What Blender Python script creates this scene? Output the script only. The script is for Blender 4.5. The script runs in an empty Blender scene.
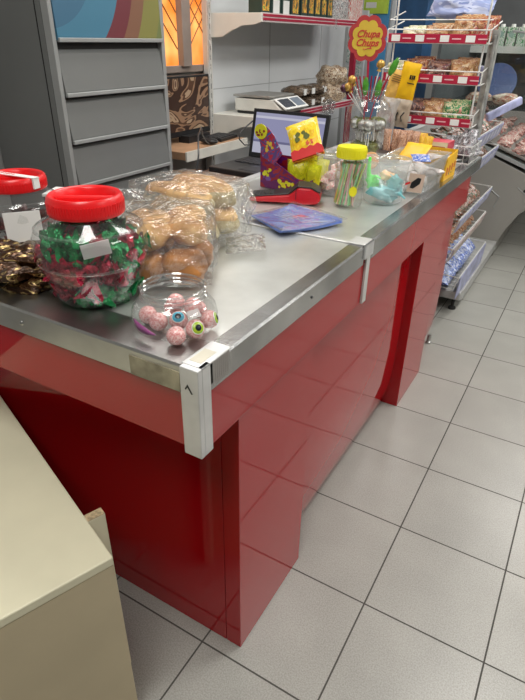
import bpy, bmesh, math, random
from mathutils import Vector, Matrix, Euler, noise
C = bpy.context.scene.collection
PI = math.pi
rnd = random.Random(7)

# ------------------------------------------------------------------ materials
def new_mat(name):
    m = bpy.data.materials.new(name); m.use_nodes = True
    nt = m.node_tree; nt.nodes.clear()
    o = nt.nodes.new('ShaderNodeOutputMaterial')
    return m, nt, o
def N(nt, t, **kw):
    n = nt.nodes.new(t)
    for k, v in kw.items():
        if k in n.inputs: n.inputs[k].default_value = v
        else: setattr(n, k, v)
    return n
def col4(c): return (c[0], c[1], c[2], 1.0)
def pm(name, color, rough=.5, metal=0., var=.06, vscale=12., bump=0., bscale=60., spec=.5, coat=0., dark=None):
    """principled material with procedural noise variation"""
    m, nt, o = new_mat(name)
    p = N(nt, 'ShaderNodeBsdfPrincipled')
    p.inputs['Roughness'].default_value = rough; p.inputs['Metallic'].default_value = metal
    p.inputs['Specular IOR Level'].default_value = spec
    p.inputs['Coat Weight'].default_value = coat; p.inputs['Coat Roughness'].default_value = .05
    tc = N(nt, 'ShaderNodeTexCoord'); nz = N(nt, 'ShaderNodeTexNoise'); nz.inputs['Scale'].default_value = vscale
    nz.inputs['Detail'].default_value = 4
    nt.links.new(tc.outputs['Object'], nz.inputs['Vector'])
    r = N(nt, 'ShaderNodeValToRGB')
    d = dark or [c*(1-var*2) for c in color]
    r.color_ramp.elements[0].color = col4(d); r.color_ramp.elements[0].position = .3
    r.color_ramp.elements[1].color = col4([min(1, c*(1+var)) for c in color]); r.color_ramp.elements[1].position = .7
    nt.links.new(nz.outputs['Fac'], r.inputs['Fac']); nt.links.new(r.outputs['Color'], p.inputs['Base Color'])
    if bump:
        n2 = N(nt, 'ShaderNodeTexNoise'); n2.inputs['Scale'].default_value = bscale
        nt.links.new(tc.outputs['Object'], n2.inputs['Vector'])
        b = N(nt, 'ShaderNodeBump'); b.inputs['Strength'].default_value = bump; b.inputs['Distance'].default_value = .01
        nt.links.new(n2.outputs['Fac'], b.inputs['Height']); nt.links.new(b.outputs['Normal'], p.inputs['Normal'])
    nt.links.new(p.outputs['BSDF'], o.inputs['Surface'])
    return m
def clear(name, tint=(1, 1, 1), gloss=.06, rough=.03, milk=0., milkcol=(.9, .9, .9), bump=0., bscale=40., streak=0.):
    """clear plastic: see-through with an edge-strengthened reflection and optional milkiness"""
    m, nt, o = new_mat(name)
    tr = N(nt, 'ShaderNodeBsdfTransparent'); tr.inputs['Color'].default_value = col4(tint)
    gl = N(nt, 'ShaderNodeBsdfGlossy'); gl.inputs['Roughness'].default_value = rough
    lw = N(nt, 'ShaderNodeLayerWeight'); lw.inputs['Blend'].default_value = .5
    pw = N(nt, 'ShaderNodeMath', operation='POWER'); pw.inputs[1].default_value = 4.0
    ml = N(nt, 'ShaderNodeMath', operation='MULTIPLY'); ml.inputs[1].default_value = .65
    ad = N(nt, 'ShaderNodeMath', operation='ADD'); ad.inputs[1].default_value = gloss; ad.use_clamp = True
    nt.links.new(lw.outputs['Facing'], pw.inputs[0]); nt.links.new(pw.outputs[0], ml.inputs[0]); nt.links.new(ml.outputs[0], ad.inputs[0])
    base = tr
    if milk:
        df = N(nt, 'ShaderNodeBsdfDiffuse'); df.inputs['Color'].default_value = col4(milkcol)
        tl = N(nt, 'ShaderNodeBsdfTranslucent'); tl.inputs['Color'].default_value = col4(milkcol)
        m0 = N(nt, 'ShaderNodeMixShader'); nt.links.new(df.outputs[0], m0.inputs[1]); nt.links.new(tl.outputs[0], m0.inputs[2])
        mx = N(nt, 'ShaderNodeMixShader'); mx.inputs[0].default_value = milk
        nt.links.new(tr.outputs[0], mx.inputs[1]); nt.links.new(m0.outputs[0], mx.inputs[2]); base = mx
    m2 = N(nt, 'ShaderNodeMixShader')
    nt.links.new(ad.outputs[0], m2.inputs[0]); nt.links.new(base.outputs[0], m2.inputs[1]); nt.links.new(gl.outputs[0], m2.inputs[2])
    if bump:
        tc = N(nt, 'ShaderNodeTexCoord'); n2 = N(nt, 'ShaderNodeTexNoise'); n2.inputs['Scale'].default_value = bscale
        n2.inputs['Detail'].default_value = 3; n2.inputs['Distortion'].default_value = 1.2
        nt.links.new(tc.outputs['Object'], n2.inputs['Vector'])
        b = N(nt, 'ShaderNodeBump'); b.inputs['Strength'].default_value = bump; b.inputs['Distance'].default_value = .02
        nt.links.new(n2.outputs['Fac'], b.inputs['Height'])
        nt.links.new(b.outputs['Normal'], gl.inputs['Normal']); nt.links.new(b.outputs['Normal'], lw.inputs['Normal'])
    nt.links.new(m2.outputs[0], o.inputs['Surface'])
    return m
def patch_mat(name, cols, scale=3., rough=.35, metal=0., dist=2., bump=.15):
    """printed wrapper: constant bands of several inks from distorted noise"""
    m, nt, o = new_mat(name)
    p = N(nt, 'ShaderNodeBsdfPrincipled'); p.inputs['Roughness'].default_value = rough; p.inputs['Metallic'].default_value = metal
    tc = N(nt, 'ShaderNodeTexCoord'); nz = N(nt, 'ShaderNodeTexNoise'); nz.inputs['Scale'].default_value = scale
    nz.inputs['Detail'].default_value = 1.5; nz.inputs['Distortion'].default_value = dist
    oi = N(nt, 'ShaderNodeObjectInfo'); va = N(nt, 'ShaderNodeVectorMath', operation='ADD')
    nt.links.new(tc.outputs['Generated'], va.inputs[0]); nt.links.new(oi.outputs['Random'], va.inputs[1])
    nt.links.new(va.outputs[0], nz.inputs['Vector'])
    r = N(nt, 'ShaderNodeValToRGB'); r.color_ramp.interpolation = 'CONSTANT'
    e = r.color_ramp.elements; n = len(cols)
    pos = [0] + [.36+.30*(i)/(max(1, n-1)) for i in range(1, n)]
    while len(e) < n: e.new(.5)
    for i in range(n): e[i].position = pos[i]; 
    for i in range(n): e[i].color = col4(cols[i])
    nt.links.new(nz.outputs['Fac'], r.inputs['Fac']); nt.links.new(r.outputs['Color'], p.inputs['Base Color'])
    n2 = N(nt, 'ShaderNodeTexNoise'); n2.inputs['Scale'].default_value = 9
    nt.links.new(va.outputs[0], n2.inputs['Vector'])
    b = N(nt, 'ShaderNodeBump'); b.inputs['Strength'].default_value = bump; b.inputs['Distance'].default_value = .02
    nt.links.new(n2.outputs['Fac'], b.inputs['Height']); nt.links.new(b.outputs['Normal'], p.inputs['Normal'])
    nt.links.new(p.outputs['BSDF'], o.inputs['Surface'])
    return m
def emit(name, color, s):
    m, nt, o = new_mat(name); e = N(nt, 'ShaderNodeEmission'); e.inputs['Color'].default_value = col4(color); e.inputs['Strength'].default_value = s
    nt.links.new(e.outputs[0], o.inputs['Surface']); return m

M = {}
M['red'] = pm('red_laminate', (.40, .002, .006), .045, var=.03, vscale=2, spec=.55)
M['red_lid'] = pm('red_lid_plastic', (.75, .012, .015), .3, var=.02)
M['steel'] = pm('brushed_steel', (.50, .50, .49), .33, 1., var=.10, vscale=7, bump=.04, bscale=180)
M['steel_top'] = pm('worktop_steel', (.62, .63, .61), .36, .72, var=.07, vscale=9, bump=.04, bscale=140)
M['steel_band'] = pm('edge_steel', (.50, .50, .50), .27, 1., var=.2, vscale=5, bump=.05, bscale=120)
M['white_metal'] = pm('white_painted_metal', (.66, .66, .64), .35, .2, var=.06)
M['alu'] = pm('aluminium', (.68, .68, .68), .38, .5, var=.08)
M['grey_cab'] = pm('grey_painted_metal', (.175, .182, .18), .42, .1, var=.04, vscale=3)
M['grey_drawer'] = pm('grey_drawer_front', (.185, .19, .187), .38, .1, var=.03, vscale=3)
M['grey_edge'] = pm('light_grey_edge', (.36, .37, .37), .35, .2, var=.03)
M['dark_gap'] = pm('dark_recess', (.02, .02, .02), .7)
M['black'] = pm('black_plastic', (.015, .015, .017), .35)
M['black_matte'] = pm('black_rubber', (.02, .02, .02), .75)
M['key'] = pm('key_black', (.03, .03, .033), .5)
M['wall'] = pm('wall_paint', (.40, .40, .39), .8, var=.04, vscale=2)
M['panel'] = pm('shelf_back_panel', (.66, .68, .70), .45, var=.03, vscale=2)
M['cream_shelf'] = pm('cream_shelf_paint', (.72, .70, .64), .45, var=.03)
M['ceiling'] = pm('ceiling_paint', (.55, .55, .54), .8, var=.03)
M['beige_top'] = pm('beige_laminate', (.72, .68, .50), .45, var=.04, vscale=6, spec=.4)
M['chip'] = pm('chipboard', (.55, .42, .25), .9, var=.3, vscale=120)
M['crimson'] = pm('crimson_rail', (.42, .015, .05), .35, var=.03)
M['white'] = pm('white_card', (.80, .80, .78), .6, var=.02)
M['paleprint'] = pm('pale_pink_print', (.75, .45, .48), .6, var=.05)
M['blue'] = pm('blue_column_paint', (.02, .09, .22), .5, var=.1)
M['pale_blue'] = pm('pale_blue_board', (.08, .32, .62), .5, var=.2, vscale=3)
M['lime'] = pm('lime_card', (.55, .75, .08), .5, var=.15, vscale=9)
M['lilac'] = pm('lilac_rail_film', (.38, .40, .62), .35, var=.25, vscale=14)
M['pinkrail'] = pm('pinkish_rail_film', (.55, .42, .42), .4, var=.25, vscale=18)
M['wire'] = pm('white_coated_wire', (.70, .70, .68), .35, .1, var=.03)
M['brown_desk'] = pm('brown_desk_laminate', (.16, .09, .065), .4, var=.15, vscale=5)
M['red_plastic'] = pm('red_plastic', (.62, .01, .02), .3, var=.02)
M['yellow'] = pm('yellow_plastic', (.85, .78, .02), .3, var=.02)
M['orange_yellow'] = pm('orange_yellow_card', (.85, .48, .02), .45, var=.06)
M['stand_grey'] = pm('stand_grey_metal', (.50, .50, .49), .4, .3, var=.08)
M['chiller'] = pm('chiller_grey_panel', (.30, .285, .26), .45, .1, var=.04, vscale=2)
M['meat'] = patch_mat('pink_meat', [(.55, .18, .17), (.75, .45, .42), (.8, .68, .62), (.62, .25, .24)], 5)
M['pale_meat'] = pm('pale_dressed_meat', (.75, .72, .52), .5, var=.15, vscale=20)
M['pet'] = clear('clear_plastic_jar', (.97, .98, .98), .07, .09, milk=.04)
M['pet_rim'] = clear('clear_plastic_rim', (.92, .94, .94), .16, .12, milk=.08)
M['tub'] = clear('frosted_tub_plastic', (.95, .97, .97), .08, .12, milk=.22)
M['film'] = clear('crinkled_bag_film', (.98, .98, .97), .16, .10, milk=.08, bump=1., bscale=26)
M['sleeve'] = clear('document_sleeve', (.98, .98, 1), .08, .06, milk=.05, bump=.3, bscale=15)
M['glass'] = clear('display_glass', (.93, .96, .95), .04, .02)
M['baggy'] = clear('translucent_white_bag', (.95, .95, .93), .06, .15, milk=.38, bump=.9, bscale=30)
M['bread_brown'] = pm('baked_crust', (.42, .17, .035), .55, var=.3, vscale=22, bump=.3, bscale=40, dark=(.16, .05, .012))
M['bread_pale'] = pm('pale_bun_crust', (.66, .42, .17), .6, var=.3, vscale=16, bump=.3, bscale=40, dark=(.45, .2, .06))
M['bread_crumb'] = pm('bread_crumb', (.62, .56, .36), .8, var=.15, vscale=40, bump=.4, bscale=90, dark=(.40, .30, .12))
M['foil_red'] = pm('red_foil', (.36, .008, .035), .22, .4, var=.4, vscale=60, bump=.6, bscale=120)
M['foil_green'] = pm('green_foil', (.01, .24, .07), .22, .45, var=.45, vscale=60, bump=.6, bscale=120)
M['foil_gold'] = patch_mat('gold_foil', [(.05, .022, .010), (.11, .05, .02), (.42, .30, .12), (.07, .03, .012)], 1.6, .22, .6)
M['foil_silver'] = pm('silver_foil', (.5, .5, .48), .35, .7, var=.3, vscale=50, bump=.4, bscale=90)
M['maroon'] = pm('maroon_wrapper', (.10, .02, .02), .35, var=.3)
M['purple'] = pm('purple_plastic', (.30, .03, .22), .4)
M['screen'] = None

def eye_mat(name, iris):
    m, nt, o = new_mat(name)
    p = N(nt, 'ShaderNodeBsdfPrincipled'); p.inputs['Roughness'].default_value = .25
    tc = N(nt, 'ShaderNodeTexCoord'); s = N(nt, 'ShaderNodeSeparateXYZ'); nt.links.new(tc.outputs['Generated'], s.inputs[0])
    r = N(nt, 'ShaderNodeValToRGB'); r.color_ramp.interpolation = 'CONSTANT'; e = r.color_ramp.elements
    for _ in range(3): e.new(.5)
    for i, (ps, c) in enumerate([(0, (.78, .36, .34)), (.86, (.75, .85, .8)), (.885, iris), (.965, (.01, .01, .02)), (.998, (.9, .9, .9))]):
        e[i].position = ps
    for i, c in enumerate([(.78, .36, .34), (.75, .85, .8), iris, (.01, .01, .02), (.9, .9, .9)]): e[i].color = col4(c)
    nt.links.new(s.outputs['Z'], r.inputs['Fac'])
    # pink veins on the white
    v = N(nt, 'ShaderNodeTexNoise'); v.inputs['Scale'].default_value = 9; v.inputs['Detail'].default_value = 3; v.inputs['Distortion'].default_value = 2
    nt.links.new(tc.outputs['Generated'], v.inputs['Vector'])
    vr = N(nt, 'ShaderNodeValToRGB'); vr.color_ramp.elements[0].position = .47; vr.color_ramp.elements[1].position = .52
    vr.color_ramp.elements[0].color = (.62, .22, .22, 1); vr.color_ramp.elements[1].color = (.80, .56, .53, 1)
    nt.links.new(v.outputs['Fac'], vr.inputs['Fac'])
    lt = N(nt, 'ShaderNodeMath', operation='GREATER_THAN'); lt.inputs[1].default_value = .86
    nt.links.new(s.outputs['Z'], lt.inputs[0])
    mx = N(nt, 'ShaderNodeMix', data_type='RGBA'); nt.links.new(lt.outputs[0], mx.inputs[0])
    nt.links.new(vr.outputs[0], mx.inputs[6]); nt.links.new(r.outputs[0], mx.inputs[7])
    nt.links.new(mx.outputs[2], p.inputs['Base Color']); nt.links.new(p.outputs[0], o.inputs['Surface'])
    return m

# floor tile material on world grid
T = 1/3
def floor_mat():
    m, nt, o = new_mat('speckled_floor_tile')
    p = N(nt, 'ShaderNodeBsdfPrincipled'); p.inputs['Roughness'].default_value = .36
    tc = N(nt, 'ShaderNodeTexCoord'); s = N(nt, 'ShaderNodeSeparateXYZ'); nt.links.new(tc.outputs['Object'], s.inputs[0])
    def grid(out):
        d = N(nt, 'ShaderNodeMath', operation='DIVIDE'); d.inputs[1].default_value = T; nt.links.new(out, d.inputs[0])
        f = N(nt, 'ShaderNodeMath', operation='ROUND'); nt.links.new(d.outputs[0], f.inputs[0])
        q = N(nt, 'ShaderNodeMath', operation='SUBTRACT'); nt.links.new(d.outputs[0], q.inputs[0]); nt.links.new(f.outputs[0], q.inputs[1])
        a = N(nt, 'ShaderNodeMath', operation='ABSOLUTE'); nt.links.new(q.outputs[0], a.inputs[0])
        l = N(nt, 'ShaderNodeMath', operation='LESS_THAN'); l.inputs[1].default_value = .0068; nt.links.new(a.outputs[0], l.inputs[0])
        fl = N(nt, 'ShaderNodeMath', operation='FLOOR'); nt.links.new(d.outputs[0], fl.inputs[0])
        return l, fl
    gx, fx = grid(s.outputs['X']); gy, fy = grid(s.outputs['Y'])
    mx = N(nt, 'ShaderNodeMath', operation='MAXIMUM'); nt.links.new(gx.outputs[0], mx.inputs[0]); nt.links.new(gy.outputs[0], mx.inputs[1])
    # per-tile tone
    cb = N(nt, 'ShaderNodeCombineXYZ'); nt.links.new(fx.outputs[0], cb.inputs[0]); nt.links.new(fy.outputs[0], cb.inputs[1])
    wn = N(nt, 'ShaderNodeTexWhiteNoise'); nt.links.new(cb.outputs[0], wn.inputs['Vector'])
    n1 = N(nt, 'ShaderNodeTexNoise'); n1.inputs['Scale'].default_value = 260; n1.inputs['Detail'].default_value = 2
    n2 = N(nt, 'ShaderNodeTexNoise'); n2.inputs['Scale'].default_value = 5; n2.inputs['Detail'].default_value = 4
    nt.links.new(tc.outputs['Object'], n1.inputs['Vector']); nt.links.new(tc.outputs['Object'], n2.inputs['Vector'])
    r = N(nt, 'ShaderNodeValToRGB'); r.color_ramp.elements[0].position = .35; r.color_ramp.elements[1].position = .65
    r.color_ramp.elements[0].color = (.30, .295, .27, 1); r.color_ramp.elements[1].color = (.40, .395, .365, 1)
    nt.links.new(n1.outputs['Fac'], r.inputs['Fac'])
    mr = N(nt, 'ShaderNodeMapRange'); mr.inputs['From Min'].default_value = .3; mr.inputs['From Max'].default_value = .7; mr.inputs['To Min'].default_value = .90; mr.inputs['To Max'].default_value = 1.04
    nt.links.new(n2.outputs['Fac'], mr.inputs['Value'])
    m3 = N(nt, 'ShaderNodeMapRange'); m3.inputs['To Min'].default_value = .95; m3.inputs['To Max'].default_value = 1.03
    nt.links.new(wn.outputs['Value'], m3.inputs['Value'])
    mu = N(nt, 'ShaderNodeMath', operation='MULTIPLY'); nt.links.new(mr.outputs[0], mu.inputs[0]); nt.links.new(m3.outputs[0], mu.inputs[1])
    vm = N(nt, 'ShaderNodeVectorMath', operation='SCALE'); nt.links.new(r.outputs[0], vm.inputs[0]); nt.links.new(mu.outputs[0], vm.inputs['Scale'])
    mix = N(nt, 'ShaderNodeMix', data_type='RGBA'); nt.links.new(mx.outputs[0], mix.inputs[0])
    nt.links.new(vm.outputs[0], mix.inputs[6]); mix.inputs[7].default_value = (.06, .057, .05, 1)
    nt.links.new(mix.outputs[2], p.inputs['Base Color'])
    ra = N(nt, 'ShaderNodeMapRange'); ra.inputs['To Min'].default_value = .34; ra.inputs['To Max'].default_value = .85
    nt.links.new(mx.outputs[0], ra.inputs['Value']); nt.links.new(ra.outputs[0], p.inputs['Roughness'])
    b = N(nt, 'ShaderNodeBump'); b.inputs['Strength'].default_value = .35; b.inputs['Distance'].default_value = .003; b.invert = True
    nt.links.new(mx.outputs[0], b.inputs['Height']); nt.links.new(b.outputs['Normal'], p.inputs['Normal'])
    nt.links.new(p.outputs[0], o.inputs['Surface'])
    return m

# ------------------------------------------------------------------ geometry helpers
def nb(): return bmesh.new()
def add_box(bm, lo, hi, mat=None):
    vs = [bm.verts.new((x, y, z)) for x in (lo[0], hi[0]) for y in (lo[1], hi[1]) for z in (lo[2], hi[2])]
    for f in ((0, 1, 3, 2), (4, 6, 7, 5), (0, 4, 5, 1), (2, 3, 7, 6), (0, 2, 6, 4), (1, 5, 7, 3)):
        bm.faces.new([vs[i] for i in f])
    if mat is not None:
        for v in vs: v.co = mat @ v.co
    return vs
def BX(lo, hi, mat=None):
    bm = nb(); add_box(bm, lo, hi, mat); return bm
def add_tube(bm, pts, r, seg=8, cap=True):
    pts = [Vector(p) for p in pts]; rings = []
    up = Vector((0, 0, 1))
    for i, p in enumerate(pts):
        d = (pts[min(i+1, len(pts)-1)] - pts[max(i-1, 0)])
        if d.length < 1e-9: d = Vector((0, 0, 1))
        d.normalize()
        a = d.cross(up)
        if a.length < .05: a = d.cross(Vector((1, 0, 0)))
        a.normalize(); b = d.cross(a).normalized()
        rr = r[i] if isinstance(r, (list, tuple)) else r
        rings.append([bm.verts.new(p + (a*math.cos(t)+b*math.sin(t))*rr) for t in [2*PI*k/seg for k in range(seg)]])
    for i in range(len(rings)-1):
        for k in range(seg):
            bm.faces.new([rings[i][k], rings[i][(k+1) % seg], rings[i+1][(k+1) % seg], rings[i+1][k]])
    if cap:
        bm.faces.new(rings[0][::-1]); bm.faces.new(rings[-1])
def TB(pts, r, seg=8):
    bm = nb(); add_tube(bm, pts, r, seg); return bm
def add_lathe(bm, prof, seg=40, c=(0, 0, 0), sx=1., sy=1.):
    """prof: list of (r,z); open profile, r<=1e-6 closes to a point"""
    c = Vector(c); rings = []
    for r, z in prof:
        if r < 1e-6: rings.append([bm.verts.new(c+Vector((0, 0, z)))])
        else: rings.append([bm.verts.new(c+Vector((r*sx*math.cos(2*PI*k/seg), r*sy*math.sin(2*PI*k/seg), z))) for k in range(seg)])
    for a, b in zip(rings, rings[1:]):
        for k in range(seg):
            k2 = (k+1) % seg
            if len(a) == 1 and len(b) == 1: continue
            if len(a) == 1: bm.faces.new([a[0], b[k2], b[k]])
            elif len(b) == 1: bm.faces.new([a[k], a[k2], b[0]])
            else: bm.faces.new([a[k], a[k2], b[k2], b[k]])
def LT(prof, seg=40, c=(0, 0, 0), sx=1., sy=1.):
    bm = nb(); add_lathe(bm, prof, seg, c, sx, sy); return bm
def add_prism(bm, poly, axis, a, b):
    """poly: 2D points; axis 'x','y','z' is the extrusion direction"""
    def P(p, t):
        return {'x': (t, p[0], p[1]), 'y': (p[0], t, p[1]), 'z': (p[0], p[1], t)}[axis]
    A = [bm.verts.new(P(p, a)) for p in poly]; B = [bm.verts.new(P(p, b)) for p in poly]
    bm.faces.new(A); bm.faces.new(B[::-1]); n = len(poly)
    for i in range(n): bm.faces.new([A[i], B[i], B[(i+1) % n], A[(i+1) % n]])
def PRm(poly, axis, a, b):
    bm = nb(); add_prism(bm, poly, axis, a, b); return bm
def blob(r, seed=0, amp=.15, fr=2.5, sub=3, c=(0, 0, 0)):
    bm = nb(); bmesh.ops.create_icosphere(bm, subdivisions=sub, radius=1.)
    off = Vector((seed*3.1, seed*1.7, seed*.9))
    for v in bm.verts:
        k = 1+amp*noise.noise(v.co*fr+off)
        v.co = Vector((v.co.x*r[0]*k, v.co.y*r[1]*k, v.co.z*r[2]*k))+Vector(c)
    return bm
def pillow(w, h, d, seed=0, nu=12, nv=16, crimp=.06, wrinkle=.12):
    """crimped pouch standing in XZ, base at z=0, thickness along Y"""
    bm = nb(); F = []; B = []; off = Vector((seed*2.3, seed, 0))
    for j in range(nv+1):
        v = j/nv; fr = []; br = []
        for i in range(nu+1):
            u = i/nu; a = abs(2*u-1); b = max(0., (abs(2*v-1)-0)/(1-crimp))
            t = 0 if b >= 1 else (max(0, 1-a**3.2)*max(0, 1-b**3.0))**.6
            x = (u-.5)*w*(1-.05*math.sin(PI*v)); z = v*h
            n = noise.noise(Vector((x/w*4, z/h*4, 0))+off)*wrinkle
            y = d*.5*t*(1+n*1.5)
            j1 = .004*w*noise.noise(Vector((u*9, v*9, 3))+off)*8
            edge = (i in (0, nu)) or (j in (0, nv))
            f = bm.verts.new((x+j1, -y-.0004, z+j1)); fr.append(f)
            br.append(f if edge else bm.verts.new((x+j1, y+.0004, z+j1)))
        F.append(fr); B.append(br)
    for j in range(nv):
        for i in range(nu):
            bm.faces.new([F[j][i], F[j][i+1], F[j+1][i+1], F[j+1][i]])
            q = [B[j][i], B[j+1][i], B[j+1][i+1], B[j][i+1]]
            if len(set(q)) == 4: 
                try: bm.faces.new(q)
                except ValueError: pass
    return bm
def candy(L=.03, r=.008, seed=0):
    """twist-wrapped sweet along X"""
    bm = nb(); rr = random.Random(seed); seg = 9
    prof = [(-L*.95, r*1.3), (-L*.75, r*1.0), (-L*.52, r*.3), (-L*.42, r*.8), (-L*.2, r*1.1), (0, r*1.2), (L*.2, r*1.1), (L*.42, r*.8), (L*.52, r*.3), (L*.75, r*1.0), (L*.95, r*1.3)]
    rings = []
    for i, (x, q) in enumerate(prof):
        ends = i < 2 or i > 8
        ring = []
        for k in range(seg):
            t = 2*PI*k/seg; g = q*(1+rr.uniform(-.3, .3))
            ring.append(bm.verts.new((x+rr.uniform(-1, 1)*r*.15, g*math.cos(t), (g*.35 if ends else g*.85)*math.sin(t))))
        rings.append(ring)
    for a, b in zip(rings, rings[1:]):
        for k in range(seg): bm.faces.new([a[k], a[(k+1) % seg], b[(k+1) % seg], b[k]])
    bm.faces.new(rings[0][::-1]); bm.faces.new(rings[-1])
    return bm

def obj(name, bm, mat, parent=None, smooth=False, bevel=0., loc=None, rot=None, sub=0):
    bmesh.ops.recalc_face_normals(bm, faces=bm.faces)
    me = bpy.data.meshes.new(name); bm.to_mesh(me); bm.free()
    if smooth:
        me.polygons.foreach_set('use_smooth', [True]*len(me.polygons))
    o = bpy.data.objects.new(name, me); C.objects.link(o)
    for m in (mat if isinstance(mat, list) else [mat]): me.materials.append(m)
    if parent: o.parent = parent
    if loc: o.location = loc
    if rot: o.rotation_euler = rot
    if bevel:
        b = o.modifiers.new('bevel', 'BEVEL'); b.width = bevel; b.segments = 2; b.limit_method = 'ANGLE'; b.angle_limit = .7
        b.harden_normals = False
    if smooth and smooth != 'full':
        me.set_sharp_from_angle(angle=.75)
    return o
def tag(o, label=None, cat=None, group=None, kind=None):
    if label: o['label'] = label
    if cat: o['category'] = cat
    if group: o['group'] = group
    if kind: o['kind'] = kind
    return o
def thing(name, label, cat, loc=(0, 0, 0), rotz=0, group=None):
    o = bpy.data.objects.new(name, None); C.objects.link(o); o.empty_display_size = .05
    o.location = loc; o.rotation_euler = (0, 0, rotz)
    return tag(o, label, cat, group)
def struct(name, bm, mat, **k): return tag(obj(name, bm, mat, **k), kind='structure')
def dup(root, loc, rot=None, label=None, group=None, scale=None):
    r = root.copy(); C.objects.link(r); r.location = loc
    if rot is not None: r.rotation_euler = rot
    if scale is not None: r.scale = (scale,)*3 if not isinstance(scale, tuple) else scale
    if label: r['label'] = label
    if group: r['group'] = group
    for ch in list(root.children):
        c = ch.copy(); C.objects.link(c); c.parent = r
        for g in ch.children:
            d = g.copy(); C.objects.link(d); d.parent = c
    return r
def text(name, s, size, mat, parent, loc, rot, shear=0., ext=.0008, bold=0.):
    cu = bpy.data.curves.new(name, 'FONT'); cu.body = s; cu.size = size; cu.extrude = ext; cu.align_x = 'CENTER'; cu.align_y = 'CENTER'
    cu.shear = shear; cu.offset = bold
    o = bpy.data.objects.new(name, cu); C.objects.link(o)
    bpy.context.view_layer.update()
    me = bpy.data.meshes.new_from_object(o.evaluated_get(bpy.context.evaluated_depsgraph_get()))
    bpy.data.objects.remove(o)
    t = bpy.data.objects.new(name, me); C.objects.link(t); me.materials.clear(); me.materials.append(mat)
    t.parent = parent; t.location = loc; t.rotation_euler = rot
    return t

# ------------------------------------------------------------------ room shell
XW = -1.55
struct('floor', BX((-1.7, -3.2, -.05), (4.2, 8.2, 0)), floor_mat())
struct('ceiling', BX((-1.7, -3.2, 2.8), (4.2, 8.2, 2.85)), M['ceiling'])
struct('wall_left', BX((XW-.15, -3.2, 0), (XW, 8.2, 2.8)), M['wall'])
struct('wall_right', BX((4.1, -3.2, 0), (4.2, 8.2, 2.8)), pm('wall_right_paint', (.30, .30, .29), .8))
struct('wall_back', BX((-1.55, 8.1, 0), (4.1, 8.2, 2.8)), M['wall'])
struct('wall_front', BX((-1.55, -3.2, 0), (4.1, -3.1, 2.8)), pm('dark_shelving_wall', (.16, .15, .14), .7))
struct('trim_1', BX((-1.5, -1.2, 0), (-.003, -T-.003, .0015)), pm('dark_floor_strip', (.13, .125, .12), .5))  # thin dark strip laid over the floor at the near left
# blue column and boards behind the rack
struct('trim_2', BX((-1.19, 4.5, 0), (-.93, 4.8, 2.8)), M['blue'])
struct('trim_3', BX((-1.36, 4.42, 0), (-1.20, 4.5, 2.8)), pm('white_column_face', (.6, .6, .6), .5))

# amber lattice window between the cabinet and the shelving
def amber():
    m, nt, o = new_mat('amber_backlit_pane')
    tc = N(nt, 'ShaderNodeTexCoord'); nz = N(nt, 'ShaderNodeTexNoise'); nz.inputs['Scale'].default_value = 5
    nt.links.new(tc.outputs['Object'], nz.inputs['Vector'])
    r = N(nt, 'ShaderNodeValToRGB'); r.color_ramp.elements[0].color = (.75, .22, .03, 1); r.color_ramp.elements[1].color = (1., .55, .18, 1)
    r.color_ramp.elements[0].position = .35; r.color_ramp.elements[1].position = .65
    nt.links.new(nz.outputs['Fac'], r.inputs['Fac'])
    e = N(nt, 'ShaderNodeEmission'); e.inputs['Strength'].default_value = .8; nt.links.new(r.outputs[0], e.inputs['Color'])
    p = N(nt, 'ShaderNodeBsdfPrincipled'); p.inputs['Roughness'].default_value = .3; nt.links.new(r.outputs[0], p.inputs['Base Color'])
    a = N(nt, 'ShaderNodeAddShader'); nt.links.new(e.outputs[0], a.inputs[0]); nt.links.new(p.outputs[0], a.inputs[1])
    nt.links.new(a.outputs[0], o.inputs['Surface']); return m
w = struct('window_1', BX((XW-.01, 1.62, 1.27), (XW+.012, 2.3, 2.3)), amber())
bm = nb(); add_box(bm, (XW, 1.99, 1.27), (XW+.05, 2.065, 2.3)); add_box(bm, (XW, 1.6, 1.24), (XW+.03, 2.32, 1.275))
obj('window_frame', bm, pm('taupe_frame', (.30, .24, .21), .5), w, bevel=.003)
bm = nb()
for y0, y1 in ((1.62, 1.985), (2.085, 2.32)):
    for k in range(-8, 16):
        za = 1.27+k*.085
        for s in (1, -1):
            a = Vector((XW+.014, y0, za if s > 0 else za+.4)); b = Vector((XW+.014, y1, za+(y1-y0)*1.1 if s > 0 else za+.4-(y1-y0)*1.1))
            if min(a.z, b.z) < 1.275: continue
            add_tube(bm, [a, b], .0035, 5)
obj('lattice', bm, pm('brown_lattice', (.42, .16, .05), .5), w)

# ceiling lights
for i, (x, y) in enumerate([(-.9, 1.4), (.22, -.85), (.9, 1.6), (.9, 4.0), (2.6, .6), (2.6, 3.4), (-.6, 5.6)]):
    t = thing('ceiling_light', 'long white ceiling light panel above the shop floor', 'ceiling light', (x, y, 2.72), 0, 'ceiling lights')
    obj('housing', BX((-.32, -.62, .03), (.32, .62, .08)), M['white_metal'], t, bevel=.004)
    obj('diffuser', BX((-.30, -.60, .015), (.30, .60, .03)), emit('lit_diffuser', (1, .97, .90), 2.5), t)
    l = bpy.data.lights.new('tube', 'AREA'); l.shape = 'RECTANGLE'; l.size = .6; l.size_y = 1.2
    l.energy = [20, 34, 34, 34, 20, 34, 32][i]; l.color = (1, .985, .94)
    lo = bpy.data.objects.new('tube', l); C.objects.link(lo); lo.location = (x, y, 2.725)

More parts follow.
